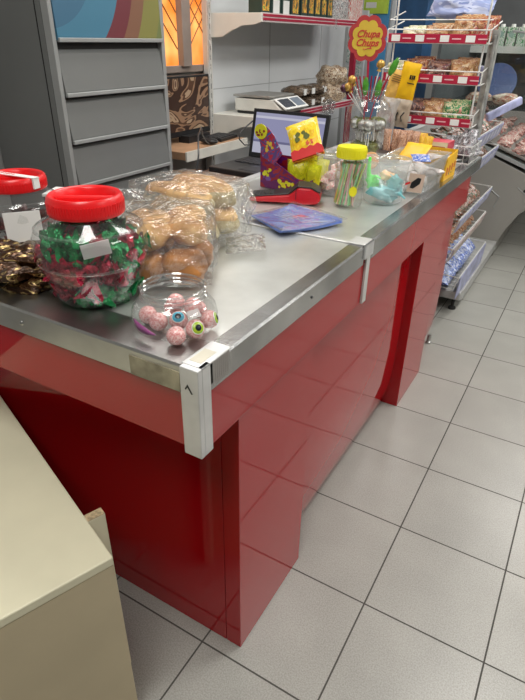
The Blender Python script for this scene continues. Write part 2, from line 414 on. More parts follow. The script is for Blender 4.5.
# ------------------------------------------------------------------ counter
ct = thing('checkout_counter', 'long glossy red checkout counter with a steel top and metal edge', 'counter')
ZT = .94
obj('base_panel', BX((-.75, .039, 0), (.052, .33, .765)), M['red'], ct, bevel=.001)
obj('side_panel', BX((.0535, .039, 0), (.0975, .378, .765)), M['red'], ct, bevel=.0012)
obj('recessed_panel', PRm([(-.02, 0), (.018, 0), (.030, .02), (.044, .055), (.054, .11), (.060, .20), (.063, .35), (.060, .80), (-.02, .80)], 'y', .33, 2.0), M['red'], ct, smooth=True)
obj('side_panel', BX((.017, 1.33, 0), (.0975, 1.67, .765)), M['red'], ct, bevel=.0012)
obj('end_panel', BX((-.5, 1.96, 0), (.017, 2.0, .80)), M['red'], ct, bevel=.001)
obj('rear_panel', BX((-.5, .33, 0), (-.46, 1.96, .80)), M['red'], ct)
obj('fascia', BX((-.75, -.086, .765), (.101, -.066, .93)), M['red'], ct, bevel=.001)
obj('fascia', BX((.083, -.066, .765), (.103, 2.0, .93)), M['red'], ct, bevel=.001)
# steel tops
obj('worktop', BX((-.75, -.066, .90), (.085, .652, .938)), M['steel_top'], ct)
obj('worktop', BX((-.55, .652, .90), (.085, 2.16, .938)), M['steel_top'], ct)
# steel edge rims, slightly proud of the sheet, with vertical band
def rim_y(y0, y1, name='edge_band'):   # along Y on the customer side
    bm = nb(); add_prism(bm, [(.066, .9385), (.066, .9415), (.1035, .9415), (.1075, .9375), (.1075, .8885), (.1035, .8885), (.1035, .936), (.09, .9385)], 'y', y0, y1)
    return obj(name, bm, M['steel_band'], ct)
rim_y(-.088, .645); rim_y(.660, 2.16)
bm = nb(); add_prism(bm, [(.0, .9385), (.0, .9415), (-.0885, .9415), (-.0925, .9375), (-.0925, .8885), (-.0885, .8885), (-.0885, .936), (-.06, .9385)], 'x', -.75, .066)
obj('edge_band', bm, M['steel'], ct)
obj('edge_patch', BX((-.045, -.0945, .889), (.066, -.0925, .928)), pm('mottled_beige', (.40, .36, .25), .5, .3, var=.25, vscale=25), ct)  # thin mottled beige patch at the right end of the front band
bm = nb(); add_lathe(bm, [(0, .004), (.004, .003), (.006, 0)], 12)
obj('screw', bm, M['steel'], ct, True, loc=(-.333, -.0925, .912), rot=(PI/2, 0, 0))
obj('screw', LT([(0, .003), (.003, .002), (.004, 0)], 10), M['black'], ct, True, loc=(.1075, .327, .915), rot=(0, PI/2, 0))
# bright joint strip across the top
obj('joint_strip', BX((-.55, .646, .938), (.066, .658, .9425)), M['alu'], ct, bevel=.001)
obj('rear_strip', BX((-.575, .660, .925), (-.545, 2.16, .9475)), M['alu'], ct, bevel=.002)
# corner bracket (white aluminium)
bm = nb()
add_box(bm, (.071, -.1, .762), (.1095, -.088, .9455)); add_box(bm, (.100, -.088, .762), (.1095, -.064, .9455))
add_box(bm, (.067, -.088, .9415), (.1095, -.0, .9455))
cb = obj('corner_bracket', bm, M['alu'], ct, bevel=.0015)
obj('sticker', BX((.074, -.075, .9455), (.098, -.03, .9460)), pm('beige_sticker', (.6, .56, .46), .6), cb)
bm = nb()
for k in range(8): add_box(bm, (.1100, -.058+k*.006, .905), (.1104, -.056+k*.006+.002*(k % 2), .942))
add_box(bm, (.1094, -.059, .898), (.1100, -.008, .944))
obj('barcode_label', bm, pm('worn_label', (.32, .30, .28), .6), cb)
bm = nb(); add_prism(bm, [(.081, .905), (.087, .915), (.097, .898), (.094, .897), (.087, .909), (.083, .903)], 'y', -.1006, -.1)
obj('scuff_mark', bm, M['black'], cb)
# joint bracket on side
bm = nb()
add_box(bm, (.060, .640, .9415), (.113, .702, .9455)); add_box(bm, (.1075, .640, .905), (.113, .702, .9455)); 
jb = obj('joint_bracket', bm, M['alu'], ct, bevel=.0012)
obj('cover_strip', BX((.103, .665, .766), (.110, .692, .905)), M['white_metal'], ct, bevel=.001)
obj('adjustable_foot', LT([(0, 0), (.014, 0), (.014, .012), (.010, .014), (.010, .05), (0, .05)], 14), M['steel'], ct, True, loc=(.055, 1.985, 0))

# till desk behind the counter
dk = thing('till_desk', 'dark brown till desk behind the counter with a laptop on it', 'desk', (-.73, 1.7, 0))
obj('desktop', BX((-.18, -.62, .875), (.15, .50, .90)), M['brown_desk'], dk, bevel=.003)
for sx in (-.17, .11):
    for sy in (-.58, .44): obj('leg', BX((sx, sy, 0), (sx+.035, sy+.035, .875)), M['grey_edge'], dk)

# ------------------------------------------------------------------ laptop
def screen_mat():
    m, nt, o = new_mat('lit_laptop_screen')
    tc = N(nt, 'ShaderNodeTexCoord'); s = N(nt, 'ShaderNodeSeparateXYZ'); nt.links.new(tc.outputs['Generated'], s.inputs[0])
    r = N(nt, 'ShaderNodeValToRGB'); r.color_ramp.interpolation = 'CONSTANT'; e = r.color_ramp.elements
    for _ in range(3): e.new(.5)
    for i, (ps, c) in enumerate([(0, (.42, .42, .52)), (.27, (.14, .14, .24)), (.33, (.27, .27, .42)), (.86, (.5, .5, .6)), (.92, (.32, .32, .45))]):
        e[i].position = ps
    for i, c in enumerate([(.42, .42, .52), (.14, .14, .24), (.27, .27, .42), (.5, .5, .6), (.32, .32, .45)]): e[i].color = col4(c)
    nt.links.new(s.outputs['Z'], r.inputs['Fac'])
    em = N(nt, 'ShaderNodeEmission'); em.inputs['Strength'].default_value = 1.0; nt.links.new(r.outputs[0], em.inputs['Color'])
    nt.links.new(em.outputs[0], o.inputs['Surface']); return m
lp = thing('laptop', 'open black laptop with a lit screen behind the red candy box', 'laptop', (-.675, 1.47, .90), -.06)
obj('keyboard_base', BX((-.20, -.155, 0), (.20, .155, .022)), M['black'], lp, bevel=.004)
bm = nb()
for r_ in range(5):
    for c_ in range(14): add_box(bm, (-.175+c_*.0245, .005+r_*.024-.0, .022), (-.175+c_*.0245+.021, .005+r_*.024+.02, .0255))
obj('keys', bm, M['key'], lp)
obj('touchpad', BX((-.06, -.125, .022), (.04, -.04, .0228)), M['key'], lp)
lid = obj('screen_lid', BX((-.20, -.006, 0), (.20, .006, .214)), M['black'], lp, bevel=.003, loc=(0, .155, .02), rot=(-.22, 0, 0))
obj('display', BX((-.182, -.0072, .022), (.182, -.0060, .198)), screen_mat(), lid)

# ------------------------------------------------------------------ grey drawer cabinet
cb_ = thing('drawer_cabinet', 'tall dark grey metal cabinet with sloping drawer fronts left of the window', 'cabinet', (-1.148, .792, 0))
W = .598
obj('body', BX((-.395, 0, 0), (-.02, W, 2.1)), M['grey_cab'], cb_, bevel=.003)
for n_, y0, y1 in (('frame_edge', 0, .018), ('frame_edge', W-.022, W)):
    obj(n_, BX((-.02, y0, 0), (.014, y1, 2.1)), M['grey_edge'], cb_, bevel=.002)
bm = nb(); add_box(bm, (-.050, -.002, 0), (-.047, 0, 2.1))
obj('side_seam', bm, M['dark_gap'], cb_)
obj('drawer_gap', BX((-.0195, .018, 0), (-.008, W-.022, 2.1)), M['dark_gap'], cb_)
def rainbow():
    m, nt, o = new_mat('rainbow_graphic')
    p = N(nt, 'ShaderNodeBsdfPrincipled'); p.inputs['Roughness'].default_value = .35
    tc = N(nt, 'ShaderNodeTexCoord'); s = N(nt, 'ShaderNodeSeparateXYZ'); nt.links.new(tc.outputs['Object'], s.inputs[0])
    # arcs around a centre below left
    sb = N(nt, 'ShaderNodeVectorMath', operation='DISTANCE'); sb.inputs[1].default_value = (0, -.02, 1.68)
    cv = N(nt, 'ShaderNodeCombineXYZ'); nt.links.new(s.outputs['Y'], cv.inputs[1]); nt.links.new(s.outputs['Z'], cv.inputs[2])
    nt.links.new(cv.outputs[0], sb.inputs[0])
    r = N(nt, 'ShaderNodeValToRGB'); r.color_ramp.interpolation = 'CONSTANT'; e = r.color_ramp.elements
    L = [(0, (.045, .11, .19)), (.12, (.05, .14, .23)), (.25, (.06, .19, .29)), (.382, (.15, .03, .04)), (.455, (.21, .10, .06)), (.52, (.22, .21, .06)), (.62, (.16, .19, .07))]
    while len(e) < len(L): e.new(.5)
    for i, (ps, c) in enumerate(L): e[i].position = ps
    for i, (ps, c) in enumerate(L): e[i].color = col4(c)
    nt.links.new(sb.outputs['Value'], r.inputs['Fac']); nt.links.new(r.outputs[0], p.inputs['Base Color'])
    nt.links.new(p.outputs[0], o.inputs['Surface']); return m
zt = [1.2305+.150, 1.2305, 1.0805, .9305, .7805, .6305, .4805, .3305]
rb = rainbow()
for i in range(8):
    if i == 0: z0, z1 = 1.397, 1.78
    else:
        z0 = 1.222-.161*(i-1); z1 = z0+.146
    bm = nb(); add_prism(bm, [(-.012, z0), (.018, z0), (.020, z0+.012), (.004, z1-.012), (-.006, z1), (-.012, z1)], 'y', .020, W-.024)
    d = obj('drawer', bm, rb if i == 0 else M['grey_drawer'], cb_, bevel=.0015)
    obj('drawer_lip', BX((.012, .021, z0-.006), (.026, W-.025, z0+.008)), M['grey_edge'], d, bevel=.002)

# ------------------------------------------------------------------ wall niche: shelf, monitor, keyboard
ws = obj('wall_shelf', BX((XW, 1.60, .865), (-1.22, 2.18, .905)), pm('orange_brown_board', (.45, .26, .15), .5, var=.1), bevel=.003)
tag(ws, 'short orange-brown shelf board right of the grey drawer cabinet', 'shelf')
ed = obj('front_edge', BX((-1.22, 1.60, .860), (-1.21, 2.18, .907)), M['cream_shelf'], ws)
mo = thing('picture_display', 'black framed display with a brown leafy image on the small shelf', 'display', (-1.42, 1.93, .905))
obj('frame', BX((-.03, -.27, .03), (.0, .175, .33)), M['black'], mo, bevel=.004)
obj('picture', BX((.0, -.255, .06), (.0015, .160, .318)), patch_mat('brown_leaf_picture', [(.05, .025, .018), (.30, .18, .11), (.10, .05, .03), (.42, .30, .2), (.14, .07, .05)], 1.6, .3, 0, 2.5, 0), mo)
obj('stand', BX((-.02, -.1, -.0), (.05, .1, .035)), M['black'], mo)
kb = tag(obj('mouse', blob((.055, .035, .016), 1, .05, 1, 3), M['black'], None, True, loc=(-1.27, 1.88, .922)), 'black computer mouse on the short wall shelf', 'mouse')
kb2 = thing('keypad', 'thin black keypad on the wall shelf beside the mesh upright', 'keyboard', (-1.33, 2.06, .906), .1)
obj('case', BX((-.06, -.10, 0), (.07, .10, .016)), M['black'], kb2, bevel=.003)
bm = nb()
for a in range(4):
    for b in range(6): add_box(bm, (-.05+a*.028, -.09+b*.03, .016), (-.05+a*.028+.022, -.09+b*.03+.024, .02))
obj('keys', bm, M['key'], kb2)

# round black base with chrome top and its cord
rb_ = thing('round_stand_base', 'small round black base with a chrome top and black cord', 'stand base', (-.80, 1.13, .90))
obj('base', LT([(0, 0), (.048, 0), (.048, .012), (.036, .02), (0, .021)], 28), M['black'], rb_, True)
obj('chrome_top', LT([(.022, .02), (.024, .03), (.024, .045), (.020, .050), (0, .050)], 24), pm('chrome', (.8, .8, .8), .12, 1.), rb_, True)
obj('cord', TB([(0, 0, .05), (-.01, .03, .10), (-.06, .10, .16), (-.16, .26, .17), (-.30, .46, .10), (-.38, .6, .045), (-.42, .68, .02)], .0035, 6), M['black'], rb_, True)
# black power cable down by post
cab = obj('power_cable', TB([(-1.02, 2.2, 1.03), (-1.13, 2.1, 1.01), (-1.16, 2.02, .96), (-1.14, 1.98, .93), (-1.10, 1.97, .905), (-1.0, 2.1, .905), (-.9, 2.2, .905)], .004, 6), M['black'], None, True)
tag(cab, 'black cable hanging from the weighing scale beside the laptop', 'cable')

# ------------------------------------------------------------------ wall shelving
sh = thing('wall_shelving', 'white metal wall shelving with red price rails behind the laptop', 'shelving', (0, 0, 0))
YS = 2.22; YE = 3.62
obj('back_panel', BX((XW+.005, YS, .0), (XW+.035, YE+.6, 1.98)), M['panel'], sh)
bm = nb()
for z in (1.14, .80): add_box(bm, (XW+.035, YS, z), (XW+.0365, YE+.6, z+.004))
for y in (2.95, 3.75): add_box(bm, (XW+.035, y, 0), (XW+.0365, y+.004, 1.98))
obj('panel_joint', bm, pm('joint_grey', (.35, .36, .37), .6), sh)
obj('upright', BX((XW+.035, YS-.03, 0), (XW+.075, YS+.005, 1.98)), M['white_metal'], sh, bevel=.002)
bm = nb()
for k in range(38): add_box(bm, (XW+.0755, YS-.018, .1+k*.05), (XW+.0763, YS-.008, .128+k*.05))
obj('upright_slots', bm, pm('slot_dark', (.2, .2, .2), .7), sh)
obj('upright', BX((-1.30, YE+.22, 0), (-1.26, YE+.26, 1.98)), M['crimson'], sh, bevel=.002)
# wire mesh side
bm = nb()
for x in (-1.47, -1.445): add_tube(bm, [(x, YS-.05, 0), (x, YS-.05, 1.98)], .0025, 5)
for k in range(33):
    z = .03+k*.06; add_tube(bm, [(-1.47, YS-.05, z), (-1.445, YS-.05, z+.03), (-1.47, YS-.05, z+.06)], .0018, 5)
obj('mesh_side', bm, M['wire'], sh)
for zf, nm in ((1.50, 'shelf'), (.985, 'shelf')):
    s_ = obj(nm, BX((XW+.035, YS+.01, zf), (-1.155, YE, zf+.025)), M['cream_shelf'], sh)
    bm = nb(); add_prism(bm, [(XW+.05, zf+.03), (-1.15, zf+.03), (-1.148, zf-.012), (-1.19, zf-.025), (-1.27, zf-.03), (-1.34, zf-.055), (-1.40, zf-.085), (XW+.05, zf-.09)], 'y', YS-.004, YS+.012)
    obj('bracket', bm, M['cream_shelf'], s_, bevel=.002)
    r_ = obj('price_rail', BX((-1.158, YS+.012, zf-.012), (-1.148, YE, zf+.032)), pm('pale_rail', (.7, .62, .62), .4), s_)
    bm = nb(); add_box(bm, (-1.148, YS+.014, zf-.004), (-1.145, YE, zf+.008)); add_box(bm, (-1.148, YS+.014, zf+.014), (-1.145, YE, zf+.026))
    obj('red_stripe', bm, M['crimson'], r_)
    obj('clip', BX((-1.150, 3.16, zf-.03), (-1.140, 3.19, zf+.035)), M['tub'], r_)

# upper shelf goods
goods = [('tin', 'dark green tin with a white label', [(.025, .045, .04), (.03, .06, .05)], .7), ('box', '', None, 0)]
ZU = 1.525
def carton(name, label, cat, x, y, z, sx, sy, h, mat, group, labmat=None, lab=(.15, .6)):
    t = thing(name, label, cat, (x, y, z), 0, group)
    obj('carton', BX((-sx, 0, 0), (0, sy, h)), mat, t, bevel=.002)
    if labmat: obj('front_label', BX((0, sy*.15, h*lab[0]), (.0008, sy*.85, h*lab[1])), labmat, t)
    return t
mg = pm('dark_green_tin', (.03, .06, .05), .4, .2); mw = M['white']
fruit = patch_mat('fruit_print', [(.05, .10, .05), (.8, .3, .03), (.85, .6, .1), (.1, .3, .05)], 3, .4)
places = ['at the window end of the upper shelf', 'second from the window end of the upper shelf', 'third from the window end of the upper shelf', 'fourth from the window end of the upper shelf']
for i in range(4):
    y = 2.25+i*.115
    carton('tea_box', 'dark green box with a white label, '+places[i], 'box', -1.17, y, ZU, .08, .10, .16, mg, 'dark boxes on the upper wall shelf', fruit if i in (0, 3) else mw, (.02, .45) if i not in (0, 3) else (.1, .8))
ordw = ['first', 'second', 'third', 'fourth', 'fifth', 'sixth', 'seventh', 'eighth', 'ninth']
for i in range(5):
    carton('juice_carton', 'green and orange fruit-print carton, %s after the dark boxes on the upper shelf' % ordw[i], 'carton', -1.17, 2.72+i*.092, ZU, .08, .082, .15, mg, 'fruit cartons on the upper shelf', fruit, (.15, .95))
bwm = patch_mat('black_white_print', [(.7, .7, .7), (.05, .05, .06), (.75, .72, .7), (.4, .05, .06)], 6, .4)
for i in range(4):
    t = tag(obj('snack_packet', pillow(.085, .15, .04, i), bwm, None, True, loc=(-1.20, 3.225+i*.07, ZU), rot=(0, 0, PI/2)), 'black and white packet, %s of four between the fruit and red cartons' % ordw[i], 'packet', 'black and white packets on the upper shelf')
rwm = patch_mat('red_white_print', [(.78, .74, .70), (.6, .12, .10), (.8, .78, .74), (.45, .3, .2)], 5, .4)
for i in range(4):
    carton('cereal_box', 'tall white red-printed box, %s of four at the upper shelf end' % ordw[i], 'box', -1.17, 3.50+i*.055-.02, ZU, .08, .048, .22, rwm, 'tall red and white boxes on the upper shelf')

# weighing scale on the lower shelf
ZL = 1.011
sc = thing('weighing_scale', 'white electronic weighing scale with a grey tray on the lower wall shelf', 'scale', (-1.26, 2.52, ZL), 0)
bm = nb(); add_prism(bm, [(-.16, .015), (.0, .015), (.17, .015), (.17, .03), (.10, .085), (.0, .085), (-.16, .085)], 'x', -.15, .15)
for v in bm.verts: v.co = Vector((-v.co.y*-1, v.co.x, v.co.z))
so = obj('housing', bm, pm('off_white_plastic', (.70, .69, .64), .4), sc, bevel=.006)
obj('black_skirt', BX((-.15, -.14, 0), (.15, .14, .018)), M['black'], sc, bevel=.005)
obj('tray_post', BX((-.12, -.05, .085), (-.02, .05, .092)), M['black'], sc)
obj('weighing_tray', BX((-.17, -.155, .092), (.09, .155, .104)), pm('brushed_tray', (.42, .41, .39), .4, .6), sc, bevel=.004)
# slanted display panel at the +X side (towards the counter)
dp = obj('display_panel', BX((-.05, -.15, 0), (.05, .15, .008)), M['white'], sc, bevel=.002, loc=(.150, .0, .060), rot=(0, .55, 0))
obj('screen', BX((-.036, -.13, .008), (.036, -.0, .0095)), pm('lcd_dark', (.06, .07, .09), .2), dp)
obj('keypad', BX((-.036, .02, .008), (.036, .13, .0095)), pm('keypad_blue', (.16, .2, .26), .4), dp)

# bagged dark loaves / dried goods on lower shelf
dbm = patch_mat('dark_speckled_pack', [(.04, .03, .025), (.22, .15, .10), (.06, .05, .04), (.30, .24, .18)], 8, .25, 0, 1.5)
vac = [(-1.24, 2.78, 0), (-1.24, 2.95, 0), (-1.25, 2.83, 1), (-1.25, 2.98, 1), (-1.24, 3.10, 0), (-1.25, 3.14, 1)]
loafn = ['at the bottom left beside the scale', 'second in the bottom row', 'upper, nearest the scale', 'upper middle', 'third in the bottom row', 'upper, nearest the nut bags']
for i, (x, y, l) in enumerate(vac):
    t = thing('vacuum_pack', 'dark brown vacuum pack on the lower shelf, '+loafn[i], 'food pack', (x, y, ZL+l*.066), .1*(i % 3-1), 'dark packs on the lower shelf')
    obj('pack', blob((.09, .085, .035), i, .25, 2.5, 3, (0, 0, .033)), dbm, t, True)
    obj('label', BX((.082, -.045, .018), (.088, -.01, .052)), M['white'], t)
nut = patch_mat('nut_bag_print', [(.62, .50, .36), (.22, .12, .07), (.7, .62, .5), (.40, .28, .17)], 9, .3, 0, 1.)
for i, (y, z) in enumerate([(3.30, 0), (3.44, 0), (3.33, .11), (3.45, .11)]):
    tag(obj('nut_bag', blob((.09, .075, .07), 20+i, .3, 2.2, 3), nut, None, True, loc=(-1.24, y, ZL+z+.06)), 'tan bag of nuts at the far end of the lower shelf, '+['bottom near', 'bottom far', 'top near', 'top far'][i], 'nut bag', 'nut bags on the lower shelf')
tag(obj('clear_wrap', blob((.02, .09, .05), 5, .6, 3, 3), M['film'], None, True, loc=(-1.12, 3.1, 1.0)), 'crumpled clear film hanging over the lower red price rail', 'film')

# ------------------------------------------------------------------ big red-lidded jars
def jar(name, label, x, y, R, H, lidR, z=ZT):
    t = thing(name, label, 'jar', (x, y, z))
    b = [(0, .003), (R*.66, .003), (R*.73, .009), (R*.78, .02), (R*.88, H*.25), (R*.97, H*.44), (R*1.02, H*.58), (R*1.01, H*.70), (R*.91, H*.82), (lidR*.98, H*.91), (lidR*.95, H*.93), (lidR*.95, H)]
    inn = [(max(0, r-.002), zz+.002) for r, zz in b[::-1]]
    obj('body', LT(b, 48), M['pet'], t, True)
    bm = nb(); add_lathe(bm, [(R*.972, H*.44), (R*.995, H*.455), (R*.995, H*.465), (R*.985, H*.475)], 48); add_lathe(bm, [(R*.955, H*.785), (R*.955, H*.80), (R*.925, H*.815)], 48)
    obj('moulded_ring', bm, M['pet_rim'], t, True)
    L = lidR
    p = [(L*.97, H*.93), (L*1.06, H*.93), (L*1.08, H*.945), (L*1.06, H*1.095), (L*1.0, H*1.12), (L*.90, H*1.115), (L*.86, H*1.10), (L*.84, H*1.0), (0, H*.99)]
    bm = nb(); add_lathe(bm, p, 56)
    ll = obj('lid', bm, M['red_lid'], t, True)
    bm = nb(); add_box(bm, (-L*.85, -.006, H*.99), (L*.85, .006, H*1.095)); obj('lid_handle', bm, M['red_lid'], ll, bevel=.004, rot=(0, 0, .55))
    bm = nb()
    for k in range(72):
        a = 2*PI*k/72; m4 = Matrix.Rotation(a, 4, 'Z'); add_box(bm, (L*1.05, -.0015, H*.955), (L*1.085, .0015, H*1.06), m4)
    obj('lid_ridges', bm, M['red_lid'], ll)
    return t
j1 = jar('candy_jar', 'large clear jar with a red lid full of red and green wrapped candies', -.253, .045, .110, .190, .0675)
obj('label_patch', BX((-.001, -.026, -.014), (.001, .026, .014)), clear('label_white', (1, 1, 1), .05, .2, milk=.7), j1, loc=(.082, -.065, .135), rot=(.15, .12, -.67))
j2 = jar('candy_jar', 'clear jar with a taped red lid at the left end, dark sweets inside', -.615, .16, .10, .165, .068)
bm = nb(); add_box(bm, (-.075, -.014, .184), (.078, .004, .1855)); add_box(bm, (.072, -.014, .160), (.0765, .004, .185))
tp = obj('tape', bm, M['white'], j2, rot=(0, 0, .1))
bm = nb()
for k in range(7): add_box(bm, (-.05+k*.009, -.008, .1855), (-.05+k*.009+.005, -.001, .186))
obj('tape_print', bm, M['red_lid'], tp)
obj('paper_label', BX((-.04, -.101, .05), (.04, -.099, .12)), M['white'], j2, rot=(0, 0, .95))
# candies
cr = obj('wrapped_candy', candy(.024, .0135, 1), M['foil_red'], None, True); tag(cr, 'red foil twist-wrapped candy in the large red-lidded jar', 'candy', 'red candies in the large jar')
cg = obj('wrapped_candy', candy(.024, .0135, 2), M['foil_green'], None, True); tag(cg, 'green foil twist-wrapped candy in the large red-lidded jar', 'candy', 'green candies in the large jar')
def place(o, first, loc, rot, scale=1.):
    if first: o.location = loc; o.rotation_euler = rot; o.scale = (scale,)*3
    else: dup(o, loc, rot, None, None, scale)
n = {'r': 0, 'g': 0}
pts = []
for k in range(4000):
    if len(pts) >= 185: break
    z = .018+rnd.random()*.118
    R = min(.057+z*.35, .086)-.02*max(0, (z-.11)/.06)
    a = rnd.uniform(0, 2*PI); q = R*math.sqrt(rnd.uniform(.25, 1)); p = Vector((q*math.cos(a), q*math.sin(a), z))
    if any((p-o_).length < .0195 for o_ in pts): continue
    pts.append(p)
    side = (p.x*.76+p.y*.65)    # towards the right-hand side of the jar
    green = (p.z < .030) or (p.z > .105 and rnd.random() < .55) or (side > .050 and rnd.random() < .6) or rnd.random() < .07
    o_, key = (cg, 'g') if green else (cr, 'r')
    place(o_, n[key] == 0, Vector((-.253, .045, ZT))+p, (rnd.uniform(0, 6), rnd.uniform(-.9, .9), rnd.uniform(0, 6)), rnd.uniform(1.0, 1.35)); n[key] += 1
# dark sweets of left jar
cd = tag(obj('chocolate_bar', pillow(.05, .075, .022, 3), M['maroon'], None, True), 'dark maroon wrapped sweet in the left red-lidded jar', 'sweet', 'dark sweets in the left jar')
kk = 0; pp = []
for k in range(3000):
    if kk >= 26: break
    a = rnd.uniform(0, 2*PI); q = .062*math.sqrt(rnd.random()); p = Vector((q*math.cos(a), q*math.sin(a), rnd.uniform(.015, .07)))
    if any((p-o_).length < .028 for o_ in pp): continue
    pp.append(p)
    place(cd, kk == 0, Vector((-.615, .16, ZT))+p, (rnd.uniform(-1.6, -.2), rnd.uniform(-.4, .4), rnd.uniform(0, 6)), .8); kk += 1
# gold wrapped sweets in front of it
gd = tag(obj('gold_wrapped_sweet', pillow(.075, .045, .026, 5, wrinkle=.3), M['foil_gold'], None, True), 'gold and brown foil wrapped sweet in the pile left of the big jar', 'sweet', 'gold sweets left of the big jar')
gl = [(-.50, -.03), (-.44, .0), (-.39, -.045), (-.45, -.055), (-.53, .02), (-.57, -.03), (-.40, .05), (-.47, .07), (-.36, .0), (-.54, .07), (-.38, .10), (-.61, .03)]
for k, (x, y) in enumerate(gl*2):
    l = k//len(gl); x += l*.012; y += l*.012
    place(gd, k == 0, (x, y, ZT+.018+l*.030), (-PI/2+rnd.uniform(-.5, .5), rnd.uniform(-.3, .3), rnd.uniform(-1.2, 1.2)+.6), 1.15)
# small black/white box behind
bb = thing('small_box', 'small black box with a white top behind the left jar', 'box', (-.66, .36, ZT), .4)
obj('box', BX((-.06, -.04, 0), (.06, .04, .09)), M['black'], bb, bevel=.002); obj('white_top', BX((-.062, -.042, .09), (.062, .042, .098)), M['white'], bb, bevel=.001)

# ------------------------------------------------------------------ bread bags
def bag(name, label, loc, r, seed, rotz=0, amp=.22):
    t = thing(name, label, 'bread bag', loc, rotz)
    bm = nb(); bmesh.ops.create_cube(bm, size=2); bmesh.ops.subdivide_edges(bm, edges=bm.edges, cuts=11, use_grid_fill=True)
    for v in bm.verts:
        p = v.co; n_ = p.normalized(); q = n_.lerp(p, .62)
        k = 1+amp*.35*noise.noise(p*2.2+Vector((seed, 0, 0)))+amp*.18*noise.noise(p*7+Vector((0, seed, 0)))
        v.co = Vector((q.x*r[0]*k, q.y*r[1]*k, max(-.98, q.z*k)*r[2]+r[2]))
    obj('film', bm, M['film'], t, True)
    return t
b1 = bag('bread_bag', 'clear bag of golden brown buns right of the big candy jar', (-.20, .225, ZT), (.105, .115, .078), 2, .6)
tie = nb(); add_tube(tie, [(-.02, .02, .15), (-.05, .05, .165), (-.09, .06, .16), (-.13, .05, .15)], [.03, .012, .02, .035], 9)
obj('gathered_end', tie, M['film'], b1, True)
bn = obj('bun', blob((.046, .042, .036), 3, .22, 1.6, 4), M['bread_brown'], None, True)
tag(bn, 'golden brown baked bun in the bottom of the front bread bag', 'bun', 'brown buns in the front bag')
bl = [(-.075, -.035), (-.02, -.06), (.045, -.062), (-.04, .03), (.045, .03), (-.08, .06)]
m4 = Matrix.Rotation(.6, 3, 'Z')
names = ['left front', 'middle front', 'right front', 'left rear', 'right rear', 'far left']
for i, (x, y) in enumerate([(-.052, -.062), (.032, -.066), (-.05, .02), (.045, .02), (0, .075)]):
    p = m4 @ Vector((x, y, 0))+Vector((-.20, .225, ZT+.042))
    place(bn, i == 0, p, (rnd.uniform(-.2, .2), rnd.uniform(-.2, .2), rnd.uniform(0, 6)), 1.08)
b2 = obj('bun', blob((.05, .043, .032), 6, .22, 1.6, 4), M['bread_pale'], None, True)
tag(b2, 'pale golden bun on top in the front bread bag', 'bun', 'pale buns in the front bag')
for i, (x, y) in enumerate([(-.035, -.045), (.04, -.02), (-.05, .04), (.03, .06)]):
    p = m4 @ Vector((x, y, 0))+Vector((-.20, .225, ZT+.108))
    place(b2, i == 0, p, (rnd.uniform(-.2, .2), rnd.uniform(-.2, .2), rnd.uniform(0, 6)))
# loaves behind
b3 = bag('bread_bag', 'clear bag of long pale loaves behind the bag of buns', (-.32, .465, ZT), (.145, .118, .080), 5, -.1)
tail = pillow(.13, .10, .018, 8, wrinkle=.5); obj('loose_end', tail, M['film'], b3, True, loc=(.14, -.03, .012), rot=(-1.45, 0, -.9))
for i, (x, y, z, m_, lab) in enumerate([(-.315, .415, .044, 'bread_crumb', 'bottom near'), (-.315, .515, .044, 'bread_crumb', 'bottom far'), (-.325, .415, .108, 'bread_pale', 'top near'), (-.325, .515, .108, 'bread_pale', 'top far')]):
    t = thing('loaf', 'long soft loaf in the rear bread bag, '+lab, 'loaf', (x, y, ZT+z), -.1, 'loaves in the rear bag')
    obj('crumb', blob((.115, .052, .043), 30+i, .12, 1.8, 4), M['bread_crumb'], t, True)
    obj('crust', blob((.108, .048, .030), 30+i, .12, 1.8, 4, (0, 0, .017)), M['bread_pale'], t, True)

# ------------------------------------------------------------------ eyeball candy jar
ej = thing('open_jar', 'small open clear jar of eyeball candies at the front corner of the counter', 'jar', (-.027, .016, ZT))
R = .080; r0 = .058
prof = [(0, .003), (R*.78, .003), (R*.93, .010), (R*1.0, .030), (R*.96, .045), (R*.84, .058), (r0*1.02, .066), (r0, .068), (r0, .084)]
obj('body', LT(prof, 48), M['pet'], ej, True)
bm = nb()
for z, e_ in ((.067, .0035), (.075, .002), (.0835, .003)):
    add_lathe(bm, [(r0, z-e_*.7), (r0+e_, z), (r0, z+e_*.7), (r0-e_*.6, z), (r0, z-e_*.7)], 48)
obj('rim', bm, M['pet_rim'], ej, True)
obj('sticker', BX((-.012, -.0006, -.008), (.012, .0006, .008)), clear('faint_label', (1, 1, 1), .05, .2, milk=.5), ej, loc=(.062, -.022, .052), rot=(-.9, 0, 1.2))
cam_dir = Vector((.57, -.69, 1.42))
def eyeball(mat): 
    bm = nb(); bmesh.ops.create_uvsphere(bm, u_segments=24, v_segments=16, radius=.0172); return obj('eyeball_candy', bm, mat, None, True)
ebl = eyeball(eye_mat('eye_blue', (.05, .35, .50))); egr = eyeball(eye_mat('eye_green', (.35, .50, .03)))
tag(ebl, 'pink veined eyeball candy with a blue iris facing up in the middle', 'eyeball candy', 'eyeball candies in the small jar')
tag(egr, 'eyeball candy with a lime green iris at the right front of the jar', 'eyeball candy', 'eyeball candies in the small jar')
def aim(d): return Vector(d).to_track_quat('Z', 'Y').to_euler()
ebl.location = (-.008, .003, ZT+.024); ebl.rotation_euler = aim((.45, -.62, 1.15))
egr.location = (.036, -.006, ZT+.023); egr.rotation_euler = aim((1.1, -.55, .75))
